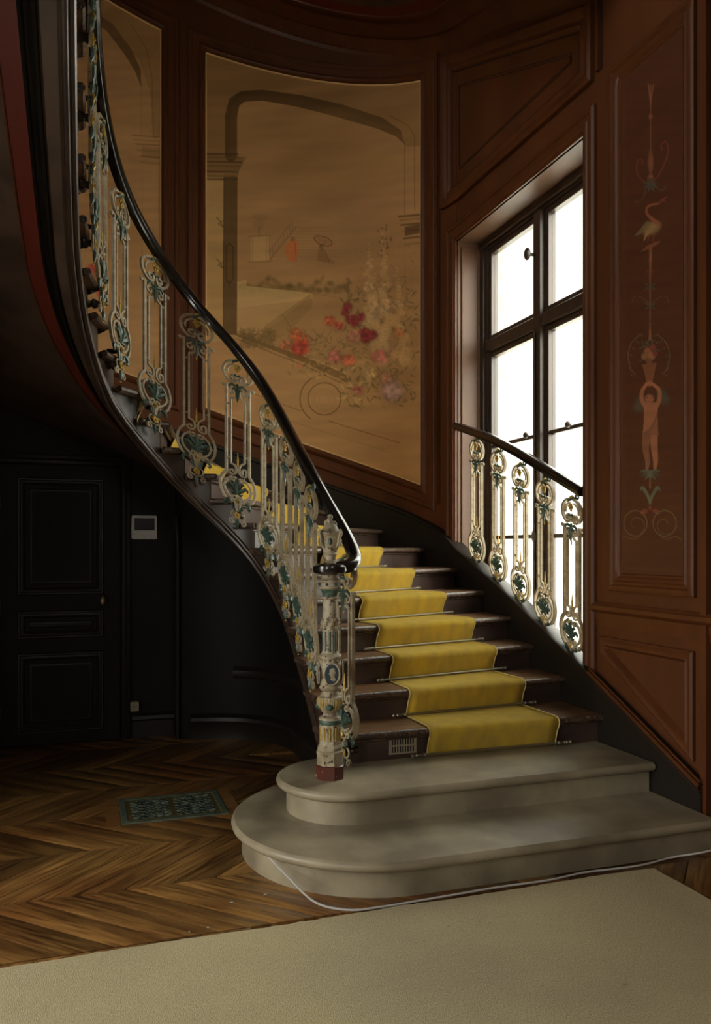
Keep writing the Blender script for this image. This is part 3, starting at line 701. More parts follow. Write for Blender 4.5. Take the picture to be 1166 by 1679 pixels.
# little warm-air grille on the first wooden riser
p, d, n, L = line_pt(3 * RISE, .37, .028); vx, vy = p; vz = 2 * RISE + .068
vent = tag(empty('riser_grille', (vx, vy, vz)), 'small cream slotted air grille set in the lowest wooden riser', 'air grille')
b = MB(); b.box(-.075, .075, -.005, 0, -.043, -.035); b.box(-.075, .075, -.005, 0, .035, .043); b.box(-.075, -.066, -.005, 0, -.035, .035); b.box(.066, .075, -.005, 0, -.035, .035); b.box(-.066, .066, -.005, 0, -.004, .004)
b.build('frame', M['vent_white'], vent)
for i in range(10): MB().box(-.066 + .0143 * i - .003 + .002, -.066 + .0143 * i + .003 + .002, -.004, 0, -.035, .035).build('slat', M['vent_white'], vent)
MB().box(-.07, .07, -.0015, -.0005, -.04, .04).build('backing', M['hole'], vent)

# ------------------------------------------------------------------ cast-iron balusters
def arcp(cx, cz, rx, rz, a0, a1, n=14):
    return [(cx + rx * math.cos(math.radians(a)), 0, cz + rz * math.sin(math.radians(a))) for a in np.linspace(a0, a1, n)]
def spiral(cx, cz, r0, r1, a0, turn, n=20):
    return [(cx + (r0 + (r1 - r0) * t) * math.cos(math.radians(a0 + turn * t)), 0, cz + (r0 + (r1 - r0) * t) * math.sin(math.radians(a0 + turn * t))) for t in np.linspace(0, 1, n)]
def mirror(P, sx): return [(p[0] * sx, p[1], p[2]) for p in P]
def baluster_meshes(pend, shear):
    fr = MB(); lf = MB(); go = MB(); br = MB(); go2 = MB(); go3 = MB(); spr = MB(); spr2 = MB(); lfu = MB(); lfl = MB(); lfp = MB()
    FL = ((0, 1, 0), 1.35)
    tb = lambda P, r, n=4: fr.tube(P, r * 1.36, n, flat=FL)
    tl = lambda P, r, n=5: lfl.tube(P, r, n); tu = lambda P, r, n=5: lfu.tube(P, r, n); th_ = lambda P, r, n=5: lf.tube(P, r, n); tp = lambda P, r, n=5: lfp.tube(P, r, n)
    for sx in (1, -1):
        m = lambda P: mirror(P, sx)
        # head: big C-scroll closing in a volute, with an inner echo
        tb(m(arcp(0, .815, .088, .076, 84, -62, 16) + spiral(.030, .776, .027, .006, -65, -430, 22)), .0068)
        tb(m(arcp(0, .815, .062, .052, 74, -14, 10)), .0048)
        fr.ball((sx * .076, 0, .812), .0055, 6, 4)
        # knobs and shoulder
        fr.ball((sx * .088, 0, .722), .0125, 8, 6, (1, .8, 1)); tb(m([(.088, 0, .722), (.066, 0, .728), (.068, 0, .70)]), .006)
        # outer bars running into the lower bulb
        tb(m([(.068, 0, .73), (.068, 0, .60), (.068, 0, .40), (.068, 0, .19), (.072, 0, .180), (.088, 0, .160), (.100, 0, .130), (.104, 0, .10), (.099, 0, .065), (.086, 0, .034), (.068, 0, .012), (.058, 0, .004)]), .0068)
        # inner bars with small scrolls at both ends
        tb(m([(.041, 0, .645), (.041, 0, .45), (.041, 0, .25)]), .0052)
        tb(m([(.041, 0, .645), (.024, 0, .651), (.012, 0, .664), (.009, 0, .682)] + spiral(.034, .690, .025, .006, 185, -440, 18)), .0050)
        tb(m([(.041, 0, .25), (.024, 0, .244), (.011, 0, .228), (.008, 0, .210)] + spiral(.035, .198, .027, .006, 170, 440, 18)), .0052)
        for z in (.625, .285): fr.ball((sx * .055, 0, z), .0075, 6, 4)
        # lower bulb, inner ring
        tb(m(spiral(.021, .150, .005, .020, -330, 420, 16)[:-2] + arcp(0, .092, .078, .070, 66, -58, 16) + spiral(.020, .036, .018, .005, -60, -330, 12)), .0056)
        fr.ball((sx * .091, 0, .095), .006, 6, 4)
        # leaves
        tu(m([(.0, .004, .725), (.03, .01, .735), (.05, .008, .722), (.052, .006, .708)]), [.008, .009, .007, .003])
        tu(m([(.0, .006, .70), (.02, .012, .715), (.03, .01, .700)]), [.007, .008, .003])
        th_(m([(.0, .006, .79), (.014, .012, .80), (.020, .01, .785)]), [.006, .007, .003])
        tl(m([(.0, .004, .065), (.026, .012, .085), (.050, .014, .105), (.062, .012, .094), (.060, .010, .082)]), [.008, .013, .011, .008, .003])
        tl(m([(.0, .004, .075), (.018, .014, .108), (.034, .014, .128), (.044, .010, .120)]), [.008, .012, .009, .003])
        tl(m([(.0, .004, .06), (.022, .012, .055), (.034, .012, .064)]), [.007, .008, .003])
        tb(m(spiral(.030, .012, .016, .004, 200, -330, 10)), .0042)
        if pend:
            tp(m([(.050, .0, .012), (.066, .006, .004), (.076, .006, -.012), (.068, .006, -.026), (.058, .004, -.018)]), [.010, .012, .010, .008, .003])
            tp(m([(.012, .002, -.048), (.026, .008, -.030), (.030, .008, -.006)]), [.007, .010, .004])
            tb(m([(.02, 0, .012), (.010, 0, -.010), (.008, 0, -.042)]), .0055)
            tb(m(spiral(.033, -.118, .018, .005, 120, -420, 14)), .0046)
        else:
            tl(m([(.052, .0, .010), (.040, .006, -.006), (.020, .006, -.012)]), [.010, .011, .008])
    # middle leaves, rosettes, spear heads
    tl([(0, .006, .06), (0, .016, .105), (0, .014, .142), (0, .008, .155)], [.010, .015, .010, .003])
    tu([(0, .004, .745), (0, .012, .70), (0, .010, .655), (0, .004, .628)], [.006, .012, .009, .002])
    th_([(-.045, 0, .918)] + [(-.045 + .013 * math.cos(a), 0, .912 + .013 * math.sin(a)) for a in np.linspace(1.6, 7.6, 12)], .006)
    th_([(-.040, .0, .900), (-.015, .008, .902), (.01, .008, .888)], [.006, .010, .005])
    th_([(.0, .0, .890), (.022, .008, .880), (.03, .008, .868)], [.006, .009, .004])
    go.ball((0, .012, .845), .010, 8, 5, (1, .8, 1))
    for a in np.linspace(0, 2 * math.pi, 7)[:-1]: go.ball((.015 * math.cos(a), .010, .845 + .015 * math.sin(a)), .0085, 6, 4, (1, .7, 1))
    go2.ball((-.012, .008, .905), .011, 7, 5); go2.ball((.004, .008, .898), .009, 7, 5); go.ball((0, .006, .822), .007, 6, 4)
    go2.ball((0, .012, .700), .007, 6, 4); spr.tube([(0, .004, .632), (0, .004, .612)], [.005, .001], 6)
    spr2.tube([(0, .0, .232), (0, .0, .25), (0, .0, .27), (0, 0, .285), (0, 0, .32)], [.007, .005, .006, .004, .0015], 6)
    go2.tube([(0, .012, .028), (0, .014, .012), (0, .012, -.004)], [.008, .010, .003], 6)
    tb([(0, 0, .004), (0, 0, -.045)], .008)
    if pend:
        fr.tube([(.038 * math.cos(a), 0, -.072 + .028 * math.sin(a)) for a in np.linspace(0, 2 * math.pi, 18)[:-1]], .0055, 6, closed=True)
        for a in np.linspace(0, 2 * math.pi, 6)[:-1]: go3.ball((.012 * math.cos(a), .008, -.072 + .012 * math.sin(a)), .010, 6, 4, (1, .7, 1))
        go3.ball((0, .014, -.072), .008, 6, 4)
        tp([(0, .002, -.098), (0, .008, -.125), (0, .008, -.142), (0, .004, -.160)], [.006, .012, .009, .002]); go2.ball((0, .004, -.166), .005, 6, 4)
        # turned stay that holds the foot off the string
        for z in (-.072,):
            br.tube([(0, -.004, z), (0, -.02, z), (0, -.03, z), (0, -.045, z), (0, -.055, z), (0, -ISET - .004, z)], [.016, .012, .020, .022, .013, .018], 10)
        br2 = MB(); br2.tube([(0, -.002, .01), (0, -.03, .01), (0, -ISET - .004, .01)], [.008, .012, .014], 8)
    else:
        fr.tube([(.05, 0, .004), (0, 0, -.012), (-.05, 0, .004)], .006, 6, flat=FL); go2.ball((0, 0, -.018), .010, 6, 5)
    def sh(mb):
        mb.v = [(x, y, z + shear * x * (.25 if .2 < z < .64 else 1)) for x, y, z in ((p[0] * 1.14, p[1], p[2]) for p in mb.v)]; return mb
    out = [sh(fr).mesh('baluster', M['cream']), sh(lf).mesh('crest_leaf', M['green']), sh(lfu).mesh('drop_leaf', M['green']), sh(lfl).mesh('acanthus_leaf', M['green']), sh(go).mesh('rosette', M['gold']), sh(go2).mesh('gilt_bead', M['gold']), sh(spr).mesh('gilt_spear', M['gold']), sh(spr2).mesh('gilt_spear', M['gold'])]
    if pend: out += [sh(lfp).mesh('pendant_leaf', M['green']), sh(go3).mesh('pendant_rosette', M['gold'])]
    if pend: out += [sh(br).mesh('stay', M['brown_metal']), sh(br2).mesh('stay', M['brown_metal'])]
    return out
def place_baluster(meshes, root, loc, tan, inv):
    X = Vector((tan[0], tan[1], 0)).normalized(); Z = Vector((0, 0, 1)); Y = Z.cross(X)
    mtx = Matrix(((X.x, Y.x, Z.x, loc[0]), (X.y, Y.y, Z.y, loc[1]), (X.z, Y.z, Z.z, loc[2]), (0, 0, 0, 1)))
    b0 = None
    for me in meshes:
        o = bpy.data.objects.new(me.name.split('.')[0], me); COL.objects.link(o)
        if b0 is None: o.parent = root; o.matrix_parent_inverse = inv; o.matrix_basis = mtx; b0 = o
        else: o.parent = b0
        if o.name.startswith(('gilt_bead', 'pendant_leaf', 'crest_leaf', 'acanthus_leaf')): o['kind'] = 'stuff'
    return b0
def sweep_rail(pts, prof, name, m, root, inv, ups=None):
    P = np.asarray(pts, float); T = np.gradient(P, axis=0); T /= np.linalg.norm(T, axis=1, keepdims=True); vs = []
    for p, t in zip(P, T):
        side = np.array([t[1], -t[0], 0]); side /= max(np.linalg.norm(side), 1e-6); up = np.cross(side, t)
        vs.append([p + side * x + up * z for x, z in prof])
    A = np.array(vs); b = MB(); b.grid(A, smooth=True, wrap=True); n = A.shape[1]
    b.add(A[0], [tuple(range(n))[::-1]]); b.add(A[-1], [tuple(range(n))])
    o = b.build(name, m, root); o.matrix_parent_inverse = inv; return o
RP = [(-.020, -.028), (.020, -.028), (.022, -.016), (.034, -.010), (.037, .004), (.032, .018), (.018, .029), (0, .033), (-.018, .029), (-.032, .018), (-.037, .004), (-.034, -.010), (-.022, -.016)]
rail_root = tag(empty('stair_railing', (1.13, 3.9, .47)), 'curving stair railing with black handrail and gilded cream iron balusters on the well side', 'railing')
RI_ = Matrix.Translation((-1.13, -3.9, -.47))
bal_l = baluster_meshes(True, .34)
NX, NY = 1.115, 3.67
ctrl = [(NX - .035, NY - .01, 1.300), (NX + .03, NY - .035, 1.300), (NX + .105, NY - .020, 1.304), (NX + .155, NY + .06, 1.335), (NX + .15, NY + .17, 1.43), (NX + .10, NY + .29, 1.585)]
ctrl += [(*inner(s), ring_z(s) + .955) for s in (.44, .55, .66, .78, .90, 1.02, 1.15)]
lower = catmull(ctrl, 10)[:-1]
s_up = np.linspace(1.15, 5.5, 130); up = np.c_[inner(s_up), ring_z(s_up) + .955]
rp = np.concatenate([lower, up]); 
# light smoothing of heights
_l = np.r_[0, np.cumsum(np.linalg.norm(np.diff(rp, axis=0), axis=1))]; _q = np.linspace(0, _l[-1], 240); rp = np.stack([np.interp(_q, _l, rp[:, k]) for k in range(3)], -1)
for it in range(60):
    w_ = 1.0 if it < 14 else np.clip((_q[1:-1, None] - .55) / .3, 0, 1)
    rp[1:-1] += w_ * .25 * (rp[:-2] - 2 * rp[1:-1] + rp[2:])
sweep_rail(rp, RP, 'handrail', M['rail'], rail_root, RI_)
b = MB(); b.lathe([(.02, 1.268), (.060, 1.272), (.078, 1.282), (.082, 1.296), (.080, 1.312), (.066, 1.324), (.03, 1.328)], 28, (NX, NY, 0)); o = b.build('rail_cap', M['rail'], rail_root); o.matrix_parent_inverse = RI_
for s in (.39, .655, .905, 1.15, 1.41, 1.67, 1.95, 2.27, 2.575, 2.88, 3.17, 3.46, 3.75, 4.04, 4.33):
    p = inner(s); place_baluster(bal_l, rail_root, (p[0], p[1], float(ring_z(s))), inner_tan(s), RI_)
place_baluster(baluster_meshes(True, .05), rail_root, (NX + .125, NY + .165, .455), (-.25, 1), RI_)

# railing across the stair window
rr = tag(empty('window_railing', (2.775, 4.9, 1.0)), 'short black rail on five iron balusters guarding the tall stair window', 'railing')
RRI = Matrix.Translation((-2.775, -4.9, -1.0))
bal_r = baluster_meshes(False, .22)
wst = lambda y: np.interp(y - EY, [-1.73, -1.62, -.81, 0, .29], [.69, .73, 1.08, 1.395, 1.555]) + .03
for y in (5.41, 5.085, 4.775, 4.475, 4.175):
    place_baluster(bal_r, rr, (2.785, y, float(wst(y)) + .0), (0, 1), RRI)
ys = np.linspace(4.07, 5.76, 40); zr = smooth_interp(ys, np.array([(3.7, 1.572), (4.06, 1.724), (4.43, 1.882), (4.81, 2.044), (5.24, 2.203), (5.72, 2.345), (6.1, 2.43)]))
sweep_rail(np.c_[np.full(40, 2.785), ys, zr], RP, 'handrail', M['rail'], rr, RRI)

# ------------------------------------------------------------------ newel post
nw = tag(empty('newel_post', (NX, NY, 2 * RISE)), 'painted cast-iron newel post with urn finial and blue oval cameo at the stair foot', 'newel post')
z0 = 2 * RISE
def npart(name, prof, m, n=24, flute=None, par=None, smooth=True, extra=None):
    b = MB(); b.lathe([(r, z - z0) for r, z in prof], n, (0, 0, 0), None if not flute else (flute[0] - z0, flute[1] - z0, flute[2], flute[3]), smooth)
    if extra: extra(b)
    return b.build(name, m, par or nw)
npart('foot', [(.070, .311), (.070, .372), (.066, .376)], M['iron_red'], 8, smooth=False)
npart('plinth', [(.064, .374), (.064, .425), (.067, .430), (.067, .440), (.060, .446), (.062, .458), (.054, .470)], M['newel_cream'], 8, smooth=False)
npart('fluted_drum', [(.050, .468), (.050, .48), (.0505, .49), (.0505, .55), (.050, .558), (.050, .568)], M['newel_cream'], 80, (.485, .555, 10, .16))
b = MB()
for a in np.linspace(0, 2 * math.pi, 11)[:-1] + .0: b.tube([(.0455 * math.cos(a), .0455 * math.sin(a), .49 - z0), (.0455 * math.cos(a), .0455 * math.sin(a), .552 - z0)], .0055, 6)
b.build('gilt_flute', M['gold'], nw)
npart('green_band', [(.053, .566), (.055, .572), (.055, .586), (.052, .590)], M['green'], 10, smooth=False)
npart('bulb', [(.054, .588), (.050, .598), (.036, .606), (.033, .618), (.040, .624), (.055, .640), (.064, .662), (.064, .678), (.056, .694), (.046, .700), (.042, .712), (.036, .724)], M['newel_cream'], 72, (.630, .690, 18, .10))
b = MB()
for a in np.linspace(0, 2 * math.pi, 19)[:-1]: b.tube([(r * math.cos(a), r * math.sin(a), z - z0) for r, z in ((.050, .640), (.0605, .662), (.0605, .678), (.052, .692))], .0042, 5)
b.build('gilt_gadroon', M['gold'], nw)
b = MB()
for a in (-1.9, -.3, 1.3, 2.9): b.ball((.052 * math.cos(a), .052 * math.sin(a), .652 - z0), .022, 8, 6, (.9, .9, .8))
b.build('green_leaf', M['green'], nw)
npart('drum', [(.036, .722), (.046, .728), (.052, .738), (.046, .748), (.050, .756), (.055, .775), (.056, .81), (.056, .845), (.052, .866), (.046, .872), (.054, .878), (.055, .888), (.048, .896), (.040, .900)], M['newel_cream'], 28)
b = MB()
for a in np.linspace(0, 2 * math.pi, 17)[:-1]: b.ball((.050 * math.cos(a), .050 * math.sin(a), .868 - z0), .0065, 6, 4)
b.build('bead_ring', M['newel_cream'], nw)
for k, ang in enumerate((-1.70, -.13, 1.44, 3.01)):
    # oval cameo on the drum, seen from the hall
    ca, sa = math.cos(ang), math.sin(ang); F_ = np.array([ca, sa, 0]); S_ = np.array([-sa, ca, 0]); C_ = F_ * .056 + np.array([0, 0, .808 - z0])
    b = MB(); b.tube([C_ + S_ * .036 * math.cos(t) + np.array([0, 0, .050 * math.sin(t)]) for t in np.linspace(0, 2 * math.pi, 28)[:-1]], .005, 6, closed=True)
    md = b.build('cameo', M['newel_cream'], nw)
    b = MB(); vs = [C_ + F_ * .004]; vs += [C_ + F_ * .001 + S_ * .034 * math.cos(t) + np.array([0, 0, .048 * math.sin(t)]) for t in np.linspace(0, 2 * math.pi, 28)[:-1]]
    b.add(vs, [(0, 1 + j, 1 + (j + 1) % 27) for j in range(27)]); b.build('cameo_ground', M['cameo_blue'], md)
    prof_pts = [(-.004, -.032), (.010, -.024), (.004, -.014), (.010, -.008), (.011, -.001), (.017, .002), (.012, .008), (.013, .018), (.006, .027), (-.006, .029), (-.015, .022), (-.018, .010), (-.013, -.002), (-.012, -.014), (-.018, -.024), (-.014, -.031)]
    b = MB(); vs = [C_ + F_ * .0075] + [C_ + F_ * .004 - S_ * x * 1.0 + np.array([0, 0, z]) for x, z in prof_pts]; n_ = len(prof_pts)
    b.add(vs, [(0, 1 + j, 1 + (j + 1) % n_) for j in range(n_)]); b.build('cameo_head', M['newel_cream'], md)
npart('lower_shaft', [(.042, .898), (.038, .906), (.038, .915), (.038, 1.005), (.039, 1.012)], M['newel_cream'], 64, (.91, 1.01, 10, .14))
b = MB()
for a in np.linspace(0, 2 * math.pi, 11)[:-1]: b.tube([(.0345 * math.cos(a), .0345 * math.sin(a), .912 - z0), (.0345 * math.cos(a), .0345 * math.sin(a), 1.004 - z0)], .0048, 6)
b.build('green_flute', M['green'], nw)
b = MB()
for a in np.linspace(0, 2 * math.pi, 9)[:-1]:
    for zc in (1.022, 1.042, 1.058): b.ball((.038 * math.cos(a + zc * 9), .038 * math.sin(a + zc * 9), zc - z0), .0105, 6, 4)
b.build('leaf_band', M['newel_cream'], nw)
npart('upper_shaft', [(.038, 1.008), (.037, 1.02), (.036, 1.08), (.034, 1.155), (.040, 1.160), (.040, 1.166), (.034, 1.170)], M['newel_cream'], 24)
npart('capital', [(.034, 1.168), (.036, 1.180), (.044, 1.200), (.050, 1.206)], M['green'], 16)
npart('collar', [(.052, 1.204), (.058, 1.210), (.058, 1.215), (.054, 1.219), (.054, 1.236), (.058, 1.240), (.057, 1.246), (.046, 1.252), (.040, 1.262), (.040, 1.284)], M['newel_cream'], 28)
b = MB()
for a in np.linspace(0, 2 * math.pi, 9)[:-1]: b.ball((.053 * math.cos(a + .2), .053 * math.sin(a + .2), 1.2275 - z0), .009, 8, 5, (1, 1, .8))
b.build('collar_boss', M['cameo_blue'], nw)
def urn_x(b):
    for a in np.linspace(0, 2 * math.pi, 5)[:-1] + .5:
        ca, sa = math.cos(a), math.sin(a); b.tube([(r * ca, r * sa, z - z0) for r, z in ((.040, 1.40), (.058, 1.42), (.062, 1.45), (.072, 1.468), (.066, 1.482), (.052, 1.478))], [.006, .009, .009, .009, .008, .004], 6)
    for k in range(7): b.ball((.018 * math.cos(k * 2.1), .018 * math.sin(k * 2.1), 1.512 + .006 * (k % 3) - z0), .016, 7, 5)
    b.ball((0, 0, 1.545 - z0), .014, 8, 6)
npart('urn_finial', [(.044, 1.326), (.036, 1.334), (.028, 1.342), (.028, 1.362), (.034, 1.368), (.030, 1.376), (.034, 1.388), (.044, 1.408), (.050, 1.432), (.052, 1.452), (.060, 1.464), (.058, 1.474), (.044, 1.482), (.036, 1.494), (.030, 1.506), (.012, 1.522)], M['newel_cream'], 24, extra=urn_x)
b = MB()
for a in np.linspace(0, 2 * math.pi, 5)[:-1] + 1.28: b.ball((.046 * math.cos(a), .046 * math.sin(a), 1.43 - z0), .014, 7, 5, (.8, .8, 1.3))
b.build('urn_leaf', M['green'], nw)

# ------------------------------------------------------------------ painted panels (flat decoration, carried as a colour layer on the canvas mesh)
CF = np.array([math.sin(TH), math.cos(TH)]); CR = np.array([math.cos(TH), -math.sin(TH)])
def sheet_coords(P):
    """lays the drawing out on the panel with the measurements taken from the photograph"""
    t = P[..., :2] @ CF; l = P[..., :2] @ CR
    return 583 + FPX * l / t, HORIZON - FPX * (P[..., 2] - EYE) / t
class Paint:
    def __init__(s, X, Y, base):
        s.X = X.ravel(); s.Y = Y.ravel(); s.C = np.tile(np.array(srgb(*base)), (s.X.size, 1))
    def _box(s, x0, x1, y0, y1): return np.nonzero((s.X >= x0) & (s.X <= x1) & (s.Y >= y0) & (s.Y <= y1))[0]
    def _mix(s, i, m, col):
        m = m[:, None]; s.C[i] = s.C[i] * (1 - m) + np.array(srgb(*col)) * m
    def ell(s, cx, cy, rx, ry, col, a=1., soft=.35, rot=0):
        R = max(rx, ry) * (1 + soft); i = s._box(cx - R, cx + R, cy - R, cy + R)
        if not len(i): return
        c, n = math.cos(rot), math.sin(rot); dx = s.X[i] - cx; dy = s.Y[i] - cy
        d = np.hypot((dx * c + dy * n) / rx, (-dx * n + dy * c) / ry)
        s._mix(i, a * np.clip((1 + soft - d) / (2 * soft), 0, 1), col)
    def line(s, pts, w, col, a=1.):
        P = np.asarray(pts, float); w = np.interp(np.linspace(0, 1, len(P)), np.linspace(0, 1, np.size(w)), np.atleast_1d(np.asarray(w, float))); R = w.max() + 2
        i = s._box(P[:, 0].min() - R, P[:, 0].max() + R, P[:, 1].min() - R, P[:, 1].max() + R)
        if not len(i): return
        best = np.full(len(i), 1e9); X = s.X[i]; Y = s.Y[i]
        for k in range(len(P) - 1):
            d = P[k + 1] - P[k]; L = max(d @ d, 1e-9); t = np.clip(((X - P[k, 0]) * d[0] + (Y - P[k, 1]) * d[1]) / L, 0, 1)
            best = np.minimum(best, np.hypot(X - P[k, 0] - t * d[0], Y - P[k, 1] - t * d[1]) - (w[k] + (w[k + 1] - w[k]) * t) / 2)
        s._mix(i, a * np.clip(.5 - best, 0, 1), col)
    def poly(s, pts, col, a=1.):
        P = np.asarray(pts, float); i = s._box(P[:, 0].min(), P[:, 0].max(), P[:, 1].min(), P[:, 1].max())
        if not len(i): return
        ins = np.zeros(len(i), bool); X = s.X[i]; Y = s.Y[i]
        for k in range(len(P)):
            x1, y1 = P[k - 1]; x2, y2 = P[k]
            if y1 == y2: continue
            c = ((y1 > Y) != (y2 > Y)) & (X < (x2 - x1) * (Y - y1) / (y2 - y1) + x1); ins ^= c
        s._mix(i, a * ins.astype(float), col)
    def flower(s, cx, cy, r, col, core=(150, 110, 70), n=7, a=.85):
        s.ell(cx + .1 * r, cy + .25 * r, .95 * r, .8 * r, tuple(np.array(col) * .55), a * .45, .5)
        for ring, (k0, q0) in enumerate(((.62, .62), (.34, .5))):
            m = n + 2 - 2 * ring
            for k in range(m):
                t = 2 * math.pi * (k + rng.uniform(-.3, .3)) / m + cx; q = rng.uniform(.7, 1.15)
                cc = tuple(np.clip(np.array(col) * rng.uniform(.74, 1.2) + ring * 8, 0, 255))
                s.ell(cx + k0 * r * math.cos(t), cy + k0 * .9 * r * math.sin(t), q0 * .55 * r * q, .42 * q0 * r, cc, a * .8, .45, t + rng.uniform(-.4, .4))
        for k in range(n + 3):
            t = rng.uniform(0, 6.28); r0 = rng.uniform(.1, .5) * r; r1 = r0 + rng.uniform(.2, .45) * r
            s.line([(cx + r0 * math.cos(t), cy + r0 * math.sin(t)), (cx + r1 * math.cos(t + .25), cy + r1 * math.sin(t + .25))], .8, tuple(np.array(col) * .6), .5)
        s.ell(cx, cy, .16 * r, .14 * r, core, .5)
    def leaf(s, x, y, L, ang, col, a=.6):
        ex = x + L * math.cos(ang); ey = y + L * math.sin(ang)
        s.line([(x, y), ((x + ex) / 2, (y + ey) / 2), (ex, ey)], [.4, L * .32, .3], col, a); s.line([(x, y), (ex, ey)], .5, tuple(np.array(col) * .75), a * .7)
    def foliage(s, x0, x1, y0, y1, n, cols, L=(5, 11), a=.5):
        for _ in range(n):
            s.leaf(rng.uniform(x0, x1), rng.uniform(y0, y1), rng.uniform(*L), rng.uniform(0, 6.28), cols[rng.integers(len(cols))], a)
    def streaks(s, amp, seed):
        g = np.random.default_rng(seed); f = np.zeros(s.X.size)
        for k in range(10):
            ph = g.uniform(0, 6.28, 3); fx = g.uniform(.006, .03); fy = g.uniform(.04, .4)
            f += np.sin(fx * s.X + fy * s.Y + ph[0] + 1.3 * np.sin(.021 * s.X + ph[1])) / (1 + k * .4)
        s.C *= (1 + amp * f)[:, None].clip(.5, 1.5)
def painted_sheet(name, corners, nu, nz, painter, m, d, parent=None):
    P = np.asarray(corners, float); a = P[0] + (P[3] - P[0]) * np.linspace(0, 1, nz)[:, None]; c = P[1] + (P[2] - P[1]) * np.linspace(0, 1, nz)[:, None]
    q = a[:, None] + (c - a)[:, None] * np.linspace(0, 1, nu)[None, :, None]
    V = wall(q[..., 0], q[..., 1], d); X, Y = sheet_coords(V); pt = painter(X, Y)
    me = bpy.data.meshes.new(name); n = nu * nz; me.vertices.add(n); me.vertices.foreach_set('co', V.reshape(-1))
    I = np.arange(n).reshape(nz, nu); Q = np.stack([I[:-1, :-1], I[:-1, 1:], I[1:, 1:], I[1:, :-1]], -1).reshape(-1, 4)
    me.loops.add(Q.size); me.loops.foreach_set('vertex_index', Q.ravel()); me.polygons.add(len(Q)); me.polygons.foreach_set('loop_start', np.arange(0, Q.size, 4)); me.polygons.foreach_set('loop_total', np.full(len(Q), 4))
    me.polygons.foreach_set('use_smooth', np.ones(len(Q), bool)); me.update(calc_edges=True)
    at = me.color_attributes.new('paint', 'FLOAT_COLOR', 'POINT'); at.data.foreach_set('color', np.c_[pt.C, np.ones(n)].ravel())
    me.materials.append(m); return addobj(name, me, parent)

